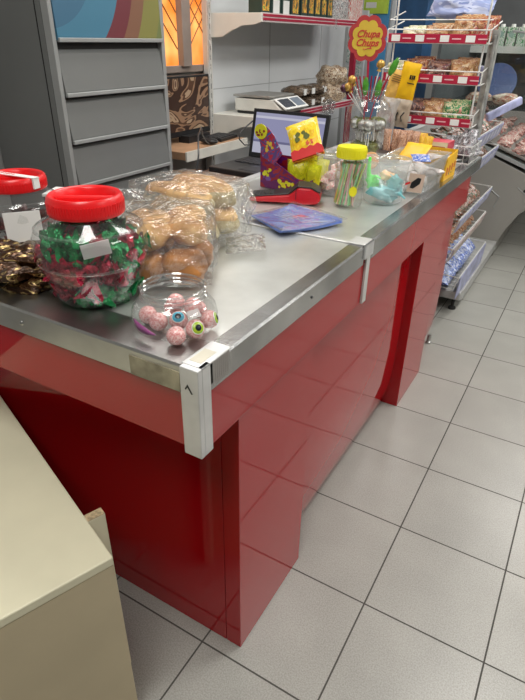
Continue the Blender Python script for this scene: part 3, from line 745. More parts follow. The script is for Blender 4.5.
for loc, d, lab, src in [((.034, .040, .022), (1., .5, .35), 'eyeball candy with a green iris turned to the far right of the jar', egr),
        ((.020, -.040, .020), (-1, 0, -.5), 'plain pink side of an eyeball candy at the lowest front', ebl),
        ((-.075, -.004, .021), (-1, 0, -.6), 'eyeball candy at the left side of the small jar', ebl),
        ((-.040, -.016, .021), (-1, .4, -.6), 'eyeball candy with its iris hidden, left of the blue one', ebl),
        ((-.030, .025, .046), (-.6, 1, .1), 'eyeball candy on top of the heap under the rim', ebl),
        ((.008, .028, .046), (-.6, 1, -.4), 'eyeball candy behind the blue one, upper right of heap', ebl),
        ((-.055, .045, .021), (-1, 1, 0), 'eyeball candy at the back left of the small jar', ebl),
        ((-.010, .065, .021), (-.3, 1, 0), 'eyeball candy at the back of the small jar', ebl)]:
    dup(src, (loc[0], loc[1], ZT+loc[2]), aim(d), lab)
bm = nb(); n0 = 14; A = []
for i in range(n0+1):
    u = i/n0; a = 3.95+u*.95; w_ = .006*math.sin(PI*u)+.0008; rr = .0745
    c = Vector((rr*math.cos(a), rr*math.sin(a), .022-.006*u))
    A.append([bm.verts.new(c+Vector((0, 0, w_))), bm.verts.new(c+Vector((math.cos(a)*.001, math.sin(a)*.001, -w_)))])
for a, b in zip(A, A[1:]): bm.faces.new([a[0], a[1], b[1], b[0]])
obj('purple_strip', bm, M['purple'], ej, True, loc=(0, 0, .004)).modifiers.new('thick', 'SOLIDIFY').thickness = .002

# ------------------------------------------------------------------ flyers in sleeve
def flyer_mat():
    m, nt, o = new_mat('blue_flyer_print')
    p = N(nt, 'ShaderNodeBsdfPrincipled'); p.inputs['Roughness'].default_value = .25
    tc = N(nt, 'ShaderNodeTexCoord'); nz = N(nt, 'ShaderNodeTexNoise'); nz.inputs['Scale'].default_value = 5
    nt.links.new(tc.outputs['Generated'], nz.inputs['Vector'])
    r = N(nt, 'ShaderNodeValToRGB'); r.color_ramp.elements[0].color = (.09, .16, .50, 1); r.color_ramp.elements[1].color = (.30, .42, .78, 1)
    r.color_ramp.elements[0].position = .3; r.color_ramp.elements[1].position = .7
    nt.links.new(nz.outputs['Fac'], r.inputs['Fac']); nt.links.new(r.outputs[0], p.inputs['Base Color']); nt.links.new(p.outputs[0], o.inputs['Surface']); return m
fm = flyer_mat()
# footprint corners on the counter
fc = [(-.272, .685), (-.118, .600), (-.02, .79), (-.22, .865)]
def sheet(z, sag, grow=0., n_=8):
    bm = nb(); c = Vector((sum(p[0] for p in fc)/4, sum(p[1] for p in fc)/4)); g = []
    for i in range(n_+1):
        row = []
        for j in range(n_+1):
            u = i/n_; v = j/n_
            a = Vector(fc[0]).lerp(Vector(fc[1]), u); b = Vector(fc[3]).lerp(Vector(fc[2]), u); p = a.lerp(b, v)
            p = c+(p-c)*(1+grow)
            row.append(bm.verts.new((p.x-c.x, p.y-c.y, z+sag*(4*(v-.5)**2))))
        g.append(row)
    for i in range(n_):
        for j in range(n_): bm.faces.new([g[i][j], g[i+1][j], g[i+1][j+1], g[i][j+1]])
    r = bmesh.ops.extrude_face_region(bm, geom=bm.faces[:]); 
    for v in r['geom']:
        if isinstance(v, bmesh.types.BMVert): v.co.z += .0012
    return bm, c
fl = thing('flyer_stack', 'stack of blue flyers in a clear sleeve beside the card terminal', 'flyers', (-.1575, .735, ZT+.003))
for k in range(4):
    bm, cc = sheet(k*.0022, .006); s_ = obj('flyer', bm, fm, fl, True, rot=(0, 0, (k-1.5)*.035))
bm = nb()
for i in range(5):
    pts2 = [(.0+.012*math.cos(a), .028+i*.0+.009*math.sin(a)) for a in [2*PI*k/10 for k in range(10)]]
for (cx, cy, rx, ry) in ((.015, .035, .018, .012), (.0, .02, .010, .012), (.03, .045, .012, .010), (.01, .055, .012, .01)):
    add_prism(bm, [(cx+rx*math.cos(2*PI*k/10), cy+ry*math.sin(2*PI*k/10)) for k in range(10)], 'z', .0088, .0092)
obj('pink_flower_print', bm, pm('pink_print', (.75, .12, .25), .4, var=.3, vscale=60), fl)
bm = nb()
for k in range(4): add_box(bm, (-.06+.004*k, -.02+.013*k, .0098), (.0+.01*k, -.016+.013*k, .0100), Matrix.Rotation(-.3, 4, 'Z'))
add_box(bm, (.015, -.055, .0098), (.095, -.046, .0100), Matrix.Rotation(.75, 4, 'Z'))
obj('pale_print_lines', bm, pm('pale_blue_print', (.6, .68, .9), .4), fl)
bm, cc = sheet(.0105, .006, .10); obj('sleeve', bm, M['sleeve'], fl, True)

# ------------------------------------------------------------------ card terminal
tm = thing('card_terminal', 'red and black card terminal lying in front of the candy box', 'card terminal', (-.275, .94, ZT), .38)
pr_ = [(-.13, .004), (.02, .004), (.055, .0), (.095, .004), (.105, .020), (.098, .040), (.07, .054), (.03, .056), (.012, .040), (-.0, .032), (-.13, .018)]
bm = nb(); add_prism(bm, pr_, 'y', -.042, .042); obj('body', bm, M['red_plastic'], tm, bevel=.006)
bm = nb(); add_prism(bm, [(-.128, .0185), (-.0, .0325), (.012, .0405), (.03, .0565), (.07, .0545), (.100, .040), (.103, .043), (.072, .0585), (.028, .0605), (.008, .0435), (-.002, .0355), (-.128, .0215)], 'y', -.040, .040)
obj('top_cover', bm, M['black'], tm, bevel=.001)
obj('gap', BX((.0225, -.043, .018), (.0245, -.0415, .054)), M['black'], tm)
bm = nb()
for a in range(3):
    for b in range(4): add_box(bm, (-.115+b*.017, -.027+a*.018, .022+b*.0018), (-.103+b*.017, -.014+a*.018, .0255+b*.0018))
obj('keys', bm, M['key'], tm)

# ------------------------------------------------------------------ candy display box
dark_red_print = patch_mat('dark_red_purple_print', [(.12, .01, .10), (.28, .01, .02), (.10, .01, .14), (.35, .02, .03)], 2.2, .35)
yb = pm('yellow_logo_ink', (.75, .72, .02), .4)
def blobs(seed, cx, cy, w, h, n_, th=.0012, r=.012, hole=None):
    """irregular yellow logo shapes in XZ, proud of y=0 towards -Y"""
    rr = random.Random(seed); bm = nb()
    for i in range(n_):
        x = cx+(rr.random()-.5)*w; z = cy+(rr.random()-.5)*h; q = r*rr.uniform(.5, 1.)
        pts = [(x+q*rr.uniform(.6, 1.1)*math.cos(2*PI*k/8), z+q*rr.uniform(.6, 1.1)*math.sin(2*PI*k/8)) for k in range(8)]
        add_prism(bm, pts, 'y', -th-.0001*i, 0)
    return bm
cbx = thing('candy_display_box', 'dark red and purple candy box with yellow logos behind the card terminal', 'display box', (-.345, 1.105, ZT), -.12)
bm = nb()
add_prism(bm, [(-.115, 0), (.10, 0), (.10, .045), (.045, .05), (-.04, .09), (-.115, .135)], 'y', -.052, -.049)
add_box(bm, (-.115, .05, 0), (.10, .053, .10))
add_box(bm, (-.115, -.049, 0), (-.112, .05, .125)); add_box(bm, (.097, -.049, 0), (.10, .05, .05)); add_box(bm, (-.112, -.049, 0), (.097, .05, .003))
obj('tray', bm, dark_red_print, cbx)
obj('yellow_logo', blobs(3, -.085, .055, .03, .022, 9, r=.009), yb, cbx, loc=(0, -.052, 0))
obj('yellow_logo', blobs(4, .025, .022, .11, .022, 22, r=.010), yb, cbx, loc=(0, -.052, 0))
obj('blue_patch', blobs(5, -.085, .025, .03, .03, 5, r=.012), pm('violet_ink', (.2, .08, .35), .4), cbx, loc=(0, -.0515, 0))
# upright header: purple-blue card with round yellow badge
hd = obj('header_card', PRm([(-.105, .105), (-.055, .085), (-.02, .125), (-.055, .18), (-.085, .205), (-.115, .215), (-.135, .19), (-.12, .16)], 'y', -.010, -.007), patch_mat('header_print', [(.10, .06, .22), (.45, .02, .05), (.05, .10, .35), (.5, .5, .6)], 3, .3), cbx, loc=(0, -.043, 0))
hd2 = obj('round_badge', PRm([(-.112+.027*math.cos(2*PI*k/20), .190+.025*math.sin(2*PI*k/20)) for k in range(20)], 'y', -.014, -.011), yb, hd)
obj('badge_print', blobs(9, -.112, .19, .035, .03, 8, r=.006), pm('dark_red_ink', (.25, .01, .02), .4), hd2, loc=(0, -.014, 0))
obj('header_badge', blobs(12, -.07, .145, .035, .03, 6, r=.010), pm('ochre_ink', (.7, .5, .05), .4), hd, loc=(0, -.010, 0))
# yellow packet leaning on top
yp = thing('yellow_packet', 'yellow candy packet with a red bottom edge propped above the candy box', 'packet', (-.285, 1.09, 1.055), .0)
yellow_print = patch_mat('yellow_orange_print', [(.85, .50, .02), (.90, .68, .03), (.88, .60, .02), (.9, .8, .4)], 3, .3)
po = obj('packet', pillow(.115, .135, .022, 4), yellow_print, yp, True, rot=(-.55, -.36, .35))
obj('red_edge', PRm([(-.056, .002), (.056, .002), (.056, .026)]+[(.056-.112*k/8, .032+(.007 if k % 2 else 0)) for k in range(1, 9)]+[(-.056, .026)], 'y', -.0128, .010), pm('red_ink', (.65, .03, .03), .4), po)
obj('bottle_print', blobs(6, -.0, .08, .04, .03, 5, r=.012), pm('dark_green_ink', (.12, .14, .03), .4), po, loc=(-.01, -.0108, 0))
obj('red_print', blobs(7, .015, .05, .05, .012, 8, r=.006), pm('red_ink2', (.7, .12, .05), .4), po, loc=(0, -.0115, 0))
# yellow-green packs standing in the box
lg = patch_mat('lime_yellow_print', [(.55, .58, .01), (.72, .72, .02), (.62, .64, .02), (.25, .22, .03)], 2.4, .3)
lp_ = obj('lime_packet', pillow(.075, .10, .028, 11), lg, None, True)
tag(lp_, 'yellow-green candy packet at the left front of the candy box', 'packet', 'yellow-green packets in the candy box')
L_ = [(-.325, 1.085, .006, .35), (-.262, 1.075, .0, -.45), (-.325, 1.115, .012, .1), (-.262, 1.12, .01, .15), (-.295, 1.14, .02, 0.)]
ln = ['', 'right front, largest facing the jar of straws', 'left, in the second row', 'right, in the second row', 'at the back']
for i, (x, y, z, a) in enumerate(L_):
    if i == 0: lp_.location = (x, y, ZT+z); lp_.rotation_euler = (-.12, 0, a)
    else: dup(lp_, (x, y, ZT+z), (-.12, 0, a), 'yellow-green candy packet in the candy box, '+ln[i])
gb = thing('card_box', 'grey-green cardboard box behind the yellow-green packets', 'box', (-.245, 1.26, ZT), -.05)
obj('carton', BX((-.10, -.05, 0), (.10, .05, .10)), pm('grey_green_card', (.20, .19, .12), .6), gb, bevel=.002)

# ------------------------------------------------------------------ clear tub, straw jar, toy tub
def tub_obj(name, label, cat, x, y, R, H, mat, rimmat, taper=.86):
    t = thing(name, label, cat, (x, y, ZT+.002))
    p = [(0, 0), (R*taper*.95, 0), (R*taper, .004), (R*.97, H*.9), (R, H*.93), (R*1.04, H*.96), (R*1.04, H)]
    obj('wall', LT(p, 40), mat, t, True)
    bm = nb(); add_lathe(bm, [(R*1.03, H*.94), (R*1.07, H*.955), (R*1.07, H*1.0), (R*1.03, H*1.01), (R*.99, H)], 40); obj('rim', bm, rimmat, t, True)
    return t
ctb = tub_obj('candy_tub', 'cloudy plastic tub of pink and white sweets behind the straw jar', 'tub', -.205, 1.13, .062, .135, M['tub'], M['tub'])
sw = patch_mat('pink_white_sweet', [(.7, .68, .62), (.65, .08, .12), (.8, .78, .7), (.5, .25, .1)], 4, .35)
s0 = tag(obj('pink_sweet', pillow(.035, .03, .016, 2), sw, None, True), 'pink and white wrapped sweet in the cloudy tub', 'sweet', 'sweets in the cloudy tub')
for k in range(26):
    a = rnd.uniform(0, 6.28); q = .046*math.sqrt(rnd.random()); place(s0, k == 0, (-.205+q*math.cos(a), 1.13+q*math.sin(a), ZT+.012+.07*k/26), (rnd.uniform(-1.5, 0), rnd.uniform(-.5, .5), rnd.uniform(0, 6)), 1.1)
# straw jar
sx_, sy_ = -.095, 1.005
sj = thing('straw_jar', 'slim clear jar with a yellow lid full of striped candy sticks', 'jar', (sx_, sy_, ZT))
R = .046; H = .168
p = [(0, .002), (R*.92, .002), (R, .01), (R, H*.8), (R*.97, H*.86), (R*.93, H*.9), (R*.93, H*.97)]
obj('body', LT(p, 36), M['pet'], sj, True)
yl = obj('lid', LT([(R*.96, H*.90), (R*1.02, H*.90), (R*1.03, H*1.06), (R*.98, H*1.10), (R*.85, H*1.105), (0, H*1.10)], 36), M['yellow'], sj, True)
bm = nb()
for k in range(48): add_box(bm, (R*1.015, -.0012, H*.915), (R*1.045, .0012, H*1.05), Matrix.Rotation(2*PI*k/48, 4, 'Z'))
obj('lid_ridges', bm, M['yellow'], yl)
obj('yellow_emblem', PRm([(.013*math.cos(2*PI*k/20), .016*math.sin(2*PI*k/20)) for k in range(20)]+[(.010*math.cos(-2*PI*k/20), .012*math.sin(-2*PI*k/20)) for k in range(0)], 'y', -.0012, 0), M['yellow'], sj, loc=(.030, -.0375, .055), rot=(0, 0, .67))
def stick_mat(n_, a, b):
    m, nt, o = new_mat(n_); p = N(nt, 'ShaderNodeBsdfPrincipled'); p.inputs['Roughness'].default_value = .35
    tc = N(nt, 'ShaderNodeTexCoord'); wv = N(nt, 'ShaderNodeTexWave'); wv.inputs['Scale'].default_value = 1.2; wv.bands_direction = 'DIAGONAL'
    nt.links.new(tc.outputs['Generated'], wv.inputs['Vector']); r = N(nt, 'ShaderNodeValToRGB'); r.color_ramp.interpolation = 'CONSTANT'
    r.color_ramp.elements[0].color = col4(a); r.color_ramp.elements[1].color = col4(b); r.color_ramp.elements[1].position = .5
    nt.links.new(wv.outputs['Fac'], r.inputs['Fac']); nt.links.new(r.outputs[0], p.inputs['Base Color']); nt.links.new(p.outputs[0], o.inputs['Surface']); return m
scol = [('green', (.05, .5, .12), (.55, .75, .5)), ('orange', (.75, .35, .12), (.8, .7, .5)), ('pink', (.65, .2, .2), (.8, .65, .6)), ('yellow', (.7, .6, .1), (.3, .6, .25))]
stk = []
for nme, a, b in scol:
    s_ = obj('candy_stick', TB([(0, 0, -.066), (0, 0, 0), (0, 0, .066)], .0032, 7), stick_mat(nme+'_stick', a, b), None, True)
    tag(s_, nme+' striped candy stick in the yellow-lidded jar', 'candy stick', nme+' sticks in the jar'); stk.append([s_, 0])
for k in range(64):
    a = rnd.uniform(0, 2*PI); q = .036*math.sqrt(rnd.random()); s_ = stk[[0, 1, 2, 3, 0][k % 5]]
    tl = rnd.uniform(.10, .28); 
    q2 = min(q, .030)
    place(s_[0], s_[1] == 0, (sx_+q2*math.cos(a), sy_+q2*math.sin(a), ZT+.072), (rnd.uniform(-.06, .06), tl if rnd.random() < .8 else -tl*.5, rnd.uniform(-.5, .5)), 1.); s_[1] += 1
# toy tub
tx, ty = -.018, 1.125
tt = tub_obj('toy_tub', 'wide clear tub of turquoise and green toys beside the straw jar', 'tub', tx, ty, .078, .135, M['tub'], M['tub'], .84)
tq = pm('turquoise_plastic', (.20, .52, .56), .35); gn = pm('neon_green_plastic', (.12, .85, .12), .35)
for k, (x, y, z, r_, m_, lab, rt) in enumerate([(.02, -.03, .030, (.048, .02, .024), tq, 'turquoise folded plastic toy low at the front of the wide tub', (.3, .2, .5)),
        (.035, .01, .055, (.035, .016, .030), tq, 'turquoise plastic toy at the right of the wide tub', (.2, .6, -.4)), (-.015, .02, .035, (.04, .022, .025), pm('pale_toy', (.5, .68, .66), .4), 'pale turquoise toy at the back of the wide tub', (.1, .3, 1.)),
        (-.035, -.02, .062, (.022, .014, .020), gn, 'neon green toy in the left of the wide tub', (0, -.3, .4)), (.0, .03, .075, (.026, .016, .015), pm('orange_toy', (.85, .5, .25), .4), 'pale orange toy behind the turquoise ones in the wide tub', (.2, .2, .2))]):
    t = thing('plastic_toy', lab, 'toy', (tx+x, ty+y, ZT+z))
    obj('body', blob(r_, k+40, .7, 1.7, 3), m_, t, True, rot=rt)
    add = nb(); add_tube(add, [(0, 0, 0), (r_[0]*.8, -.01, r_[2]*.8), (r_[0]*1.3, -.012, r_[2]*.3)], [.008, .006, .003], 8)
    obj('fin', add, m_, t, True, rot=rt)
gs = tag(obj('green_wand', TB([(tx-.06, ty+.005, ZT+.135), (tx-.058, ty, ZT+.09), (tx-.045, ty-.01, ZT+.05)], [.005, .007, .010], 8), gn, None, True), 'long neon green stick standing at the left wall of the wide tub', 'toy')

# ------------------------------------------------------------------ square clear tray with price card
tr = thing('clear_tray', 'square clear plastic tray of white sweets with a price card', 'tray', (-.0, 1.39, ZT+.002), -.0)
bm = nb(); w0, w1, d0, d1, h = .078, .092, .12, .135, .105
def ring(w_, d_, z): return [(-w_, -d_, z), (w_, -d_, z), (w_, d_, z), (-w_, d_, z)]
rs = [ring(w0, d0, 0), ring(w1, d1, h), ring(w1+.008, d1+.008, h), ring(w1+.008, d1+.008, h+.005), ring(w1-.002, d1-.002, h+.004), ring(w0-.002, d0-.002, .002)]
vr = [[bm.verts.new(p_) for p_ in r_] for r_ in rs]
bm.faces.new(vr[0][::-1]); bm.faces.new(vr[-1])
for a, b in zip(vr, vr[1:]):
    for k in range(4): bm.faces.new([a[k], a[(k+1) % 4], b[(k+1) % 4], b[k]])
obj('tray', bm, M['tub'], tr, bevel=.004)
pc = obj('price_card', BX((-.026, -.001, 0), (.026, .001, .062)), pm('tan_card', (.62, .45, .36), .6), tr, loc=(.055, -.150, .012), rot=(-.12, .08, .35))
bm = nb(); add_prism(bm, [(-.017, .014), (-.006, .012), (.014, .030), (.016, .048), (.004, .050), (-.015, .032)], 'y', -.0020, -.001); obj('black_print', bm, M['black'], pc)
obj('red_print', BX((-.010, -.003, .028), (.009, -.002, .034)), M['red_lid'], pc, rot=(0, -.5, 0), loc=(-.012, 0, -.0))
ws_ = patch_mat('white_sweet_print', [(.72, .70, .68), (.5, .3, .25), (.8, .78, .76), (.2, .2, .3)], 5, .3)
s1 = tag(obj('white_sweet', pillow(.045, .035, .016, 9), ws_, None, True), 'white wrapped sweet in the square clear tray', 'sweet', 'sweets in the square tray')
for k in range(46):
    place(s1, k == 0, (rnd.uniform(-.062, .062), 1.39+rnd.uniform(-.10, .10), ZT+.012+.06*k/46), (rnd.uniform(-1.7, -.9), rnd.uniform(-.4, .4), rnd.uniform(0, 6)), 1.1)
tag(obj('blue_wrapper', pillow(.07, .05, .015, 4), patch_mat('blue_print', [(.05, .12, .45), (.5, .5, .6), (.03, .08, .3)], 3, .3), None, True, loc=(.02, 1.42, ZT+.085), rot=(-1.2, 0, .5)), 'blue foil packet on top of the sweets in the square tray', 'packet')
tag(obj('yellow_wrapper', pillow(.11, .09, .02, 4), M['orange_yellow'], None, True, loc=(-.045, 1.46, ZT+.075), rot=(-.9, 0, -.3)), 'ochre yellow packet at the back of the square tray', 'packet')

# orange round biscuits
for k, (x, y, z, lab) in enumerate([(-.225, 1.55, .05, 'orange round biscuit leaning behind the wide tub'), (-.255, 1.50, .03, 'orange-brown cone biscuit left of the round one')]):
    if k == 0: tag(obj('round_biscuit', LT([(0, -.006), (.032, -.006), (.036, 0), (.032, .006), (0, .006)], 28), pm('orange_biscuit', (.62, .30, .12), .6, var=.1, vscale=30), None, True, loc=(x, y, ZT+.042), rot=(1.1, .2, 0)), lab, 'biscuit')
    else: tag(obj('cone_biscuit', LT([(0, .075), (.006, .07), (.024, 0), (0, 0)], 18), pm('tan_biscuit', (.55, .42, .30), .6), None, True, loc=(x, y, ZT+.0)), lab, 'biscuit')

# ------------------------------------------------------------------ tall lollipop jar with sign
LX, LY = -.345, 1.80
lj = thing('lollipop_jar', 'big clear lollipop jar with a red and yellow flower-shaped sign', 'jar', (LX, LY, ZT))
R = .100; H = .285; r0 = .062
p = [(0, .003), (R*.85, .003), (R*.97, .012), (R, .03), (R, H*.62), (R*.96, H*.74), (R*.82, H*.83), (r0*1.03, H*.87), (r0, H*.89), (r0, H)]
obj('body', LT(p, 44), M['pet'], lj, True)
bm = nb()
for z in (H*.87, H*.93, H): add_lathe(bm, [(r0, z-.003), (r0+.005, z), (r0, z+.003)], 40)
obj('rim', bm, M['pet_rim'], lj, True)
sg = obj('sign_stem', TB([(-.005, -.02, .2), (-.02, -.02, .42)], .005, 8), M['crimson'], lj)
def flower(r, amp, n_=8, seg=120, ph=0.):
    out = []
    for k in range(seg):
        t = 2*PI*k/seg; q = r*(1-amp+amp*2*abs(math.sin(n_*t/2+ph))**.75)
        out.append((q*math.cos(t)*.96, q*math.sin(t)*1.02))
    return out
SC = (-.030, -.026, .478)
s1_ = obj('sign_border', PRm(flower(.080, .07), 'y', -.003, .003), pm('sign_red', (.46, .04, .045), .45), lj, loc=SC, rot=(0, 0, .25))
s2_ = obj('sign_face', PRm(flower(.062, .09), 'y', -.0045, -.003), pm('sign_yellow', (.68, .47, .05), .45), s1_)
rt = pm('sign_lettering', (.55, .04, .03), .5)
text('lettering', 'Chupa', .036, rt, s1_, (.002, -.0052, .016), (PI/2, 0, 0), .35, .0006, .0009)
text('lettering', 'Chups', .036, rt, s1_, (.0, -.0052, -.016), (PI/2, 0, 0), .35, .0006, .0009)
obj('underline', TB([(-.014, -.005, -.037), (-.006, -.005, -.041), (.006, -.005, -.035), (.022, -.005, -.036)], .0016, 6), rt, s1_)
# lollipops in the jar
def lolly(colmat, lab, group, L=.12, r=.016):
    t = thing('lollipop', lab, 'lollipop', (0, 0, 0), 0, group)
    obj('stick', TB([(0, 0, 0), (0, 0, L)], .0022, 6), M['white'], t, True)
    obj('sweet', blob((r, r, r*1.05), 3, .15, 2, 2, (0, 0, L+r*.6)), colmat, t, True)
    bm = nb(); rr = random.Random(5); V = [bm.verts.new((0, 0, L+r*.2))]; 
    add_lathe(bm, [(.003, L-.012), (.005, L-.006), (.010, L-.016), (.0, L-.016)][:3], 9); bm.verts.remove(V[0])
    obj('wrapper_skirt', bm, colmat, t, True); return t
og = pm('olive_wrapper', (.18, .20, .06), .3, .3, var=.4, vscale=80); sv = M['foil_silver']
l1 = lolly(og, 'olive green wrapped lollipop packed inside the big jar', 'olive lollipops in the jar', .09, .026)
l2 = lolly(sv, 'silver wrapped lollipop packed inside the big jar', 'silver lollipops in the jar', .09, .023)
for k in range(46):
    src = l1 if k % 2 == 0 else l2; a = rnd.uniform(0, 2*PI); q = .045*math.sqrt(rnd.random()); up = rnd.random() < .6
    loc = (LX+q*math.cos(a), LY+q*math.sin(a), ZT+(.045 if up else .155)); rot = ((0 if up else PI)+rnd.uniform(-.22, .22), rnd.uniform(-.22, .22), rnd.uniform(0, 6))
    if k < 2: src.location = loc; src.rotation_euler = rot
    else: dup(src, loc, rot)
redsw = pm('dark_plum_wrapper', (.10, .03, .06), .3, .2, var=.4, vscale=80); goldsw = pm('gold_wrapper', (.65, .38, .08), .3, .3, var=.3, vscale=60); grsw = pm('leaf_green_wrapper', (.08, .32, .03), .4, var=.3, vscale=40)
for k, (dx, dz, ang, m_, lab) in enumerate([(-.065, .30, -.75, redsw, 'plum and gold lollipop leaning out left of the jar'), (-.045, .315, -.5, goldsw, 'golden lollipop leaning out left of the sign stem'),
        (-.05, .295, -.62, goldsw, 'gold wrapped lollipop lowest on the left of the jar mouth'), (.05, .365, .22, goldsw, 'tall brown-gold lollipop rising right of the sign stem')]):
    t = lolly(m_, lab, 'lollipops sticking out of the jar', .13, .017); t.location = (LX+dx*.25, LY-.02, ZT+dz-.115); t.rotation_euler = (.1, ang, 0)
for k, (dx, dz, ang, lab) in enumerate([(-.012, .265, -.05, 'green flat lollipop straight under the sign'), (.028, .26, .2, 'green leaning lollipop right of the sign stem'), (.065, .35, .45, 'highest green lollipop right of the sign')]):
    t = thing('leaf_lollipop', lab, 'lollipop', (LX+dx, LY-.03, ZT+dz-.04), 0, 'green lollipops out of the jar'); t.rotation_euler = (0, ang, 0)
    obj('stick', TB([(0, 0, -.06), (0, 0, .05)], .0025, 6), M['crimson'], t)
    obj('sweet', blob((.014, .006, .036), k, .2, 2, 3, (0, 0, .075)), grsw, t, True)
rs_ = tag(obj('red_stick', TB([(0, 0, 0), (0, 0, .10)], .003, 6), M['crimson'], None), 'thin red lollipop stick poking up in the jar mouth', 'stick', 'red sticks in the jar mouth')
for k in range(9):
    loc = (LX+(k-4)*.009, LY-.02+.01*(k % 3), ZT+.24); rot = (.1*(k % 3-1), (k-4)*.09, 0)
    if k == 0: rs_.location = loc; rs_.rotation_euler = rot
    else: dup(rs_, loc, rot)

# ------------------------------------------------------------------ yellow bags + translucent bag hanging on the rack
hb = thing('yellow_bag', 'bright yellow snack bag hanging over the rack, black print at its right', 'bag', (-.268, 2.03, 1.165))
yk = obj('bag', pillow(.085, .165, .02, 3, wrinkle=.3), pm('bright_yellow_bag', (.88, .52, .01), .35, var=.06, vscale=6, bump=.1), hb, True, rot=(0, .14, 0))
bm = nb(); add_box(bm, (.005, -.0135, .098), (.012, -.012, .116)); add_box(bm, (.015, -.0135, .098), (.020, -.012, .116)); add_box(bm, (.022, -.0135, .100), (.03, -.012, .116)); add_box(bm, (.0, -.0135, .080), (.032, -.012, .084)); obj('black_print', bm, M['black'], yk)
hb2 = thing('yellow_bag', 'paler orange-yellow snack bag hanging left behind the bright yellow one', 'bag', (-.335, 2.04, 1.165))
yk = obj('bag', pillow(.075, .135, .02, 6, wrinkle=.3), pm('amber_bag', (.82, .50, .12), .35, var=.08, vscale=6, bump=.1), hb2, True, rot=(0, .22, 0))
bm = nb()
for k in range(4): add_box(bm, (-.02, -.0135, .085+k*.009), (.022, -.012, .088+k*.009))
obj('brown_print', bm, pm('brown_ink', (.2, .1, .03), .5), yk)
hb3 = thing('clear_bag', 'translucent white plastic bag hanging below the yellow bags', 'bag', (-.335, 1.99, .985))
obj('bag', pillow(.095, .20, .05, 7, wrinkle=.4), M['baggy'], hb3, True, rot=(0, .10, 0))
hb4 = thing('tan_paper_bag', 'tan see-through bag with black writing strokes under the bright yellow bag', 'bag', (-.265, 2.0, 1.06))
yk = obj('bag', pillow(.08, .12, .03, 9, wrinkle=.4), pm('tan_bag', (.45, .36, .27), .4, var=.15), hb4, True, rot=(0, .08, 0))
bm = nb(); add_tube(bm, [(-.012, -.0175, .065), (-.018, -.0175, .05), (-.014, -.0175, .028)], .003, 5); add_tube(bm, [(.018, -.0175, .068), (.004, -.0175, .048), (.012, -.0175, .028)], .003, 5)
obj('black_strokes', bm, M['black'], yk)

# brown packs and yellow pack behind the tray
bp_ = patch_mat('brown_figure_print', [(.62, .36, .24), (.30, .13, .07), (.72, .5, .4), (.5, .22, .1)], 4.5, .25)
b0 = tag(obj('brown_packet', pillow(.034, .115, .018, 3, wrinkle=.3), bp_, None, True), 'tall brown and pink packet, leftmost of five on the counter', 'packet', 'tall brown packets on the counter')
bw_ = ['', 'second from the left of five', 'in the middle of five', 'fourth from the left of five', 'rightmost of five, against the yellow packs']
for k in range(5):
    loc = (-.245+k*.031, 1.80+.012*(k % 2), ZT+.02); rot = (-.1, .05*(k % 3-1), .1)
    if k == 0: b0.location = loc; b0.rotation_euler = rot
    else: dup(b0, loc, rot, 'tall brown and pink packet on the counter, '+bw_[k])
y0 = tag(obj('yellow_packet', pillow(.04, .125, .016, 5, wrinkle=.3), patch_mat('yellow_red_print', [(.8, .45, .03), (.85, .55, .05), (.7, .3, .03), (.82, .6, .15)], 3.5, .3), None, True, loc=(-.075, 1.78, ZT), rot=(-.08, .12, -.1)), 'tall yellow packet right of the brown packets', 'packet')
dup(y0, (-.10, 1.81, ZT+.005), (-.05, .05, .1), 'tall yellow packet tucked behind the other yellow one')
dbx = thing('packet_box', 'dark open box holding the tall brown packets', 'box', (-.185, 1.80, ZT))
bm = nb(); add_box(bm, (-.095, -.03, 0), (.09, -.027, .05)); add_box(bm, (-.095, .037, 0), (.09, .04, .06)); add_box(bm, (-.095, -.027, 0), (-.092, .037, .05)); add_box(bm, (.087, -.027, 0), (.09, .037, .05)); add_box(bm, (-.092, -.027, 0), (.087, .037, .003))
obj('carton', bm, pm('dark_print_card', (.14, .10, .09), .4, var=.4, vscale=30), dbx)

# yellow display carton
yc = thing('yellow_carton', 'bright yellow open display carton near the far end of the counter', 'carton', (.03, 1.60, ZT), -.04)
bm = nb(); add_prism(bm, [(-.08, 0), (.055, 0), (.065, .085), (.03, .088), (-.03, .062), (-.08, .085)], 'y', -.075, -.072)
add_prism(bm, [(-.072, 0), (.078, 0), (.078, .10), (-.072, .085)], 'x', .055, .058); add_prism(bm, [(-.072, 0), (.078, 0), (.078, .085), (-.072, .085)], 'x', -.08, -.077)
add_box(bm, (-.08, .075, 0), (.055, .078, .10)); add_box(bm, (-.077, -.072, 0), (.055, .075, .003))
ycr = obj('carton', bm, M['orange_yellow'], yc)
bm = nb()
for k in range(4): add_prism(bm, [(-.05+k*.032, .02+.006*k), (-.035+k*.032, .018+.006*k), (-.028+k*.032, .045+.004*k), (-.045+k*.032, .05+.004*k)], 'x', .058, .0588)
obj('red_print', bm, pm('brick_ink', (.55, .12, .03), .5), ycr)
obj('white_window', BX((-.03, -.077, .045), (.02, -.075, .058)), M['white'], ycr)
sv0 = tag(obj('chocolate_packet', pillow(.05, .06, .016, 2), patch_mat('foil_pack', [(.6, .6, .62), (.35, .2, .15), (.7, .7, .72)], 3, .25, .4), None, True), 'silver and brown packet inside the yellow carton', 'packet', 'packets in the yellow carton')
for k in range(10): place(sv0, k == 0, (-.005+.035*(k % 3), 1.555+.012*k, ZT+.018), (-.25, 0, rnd.uniform(-.2, .2)))
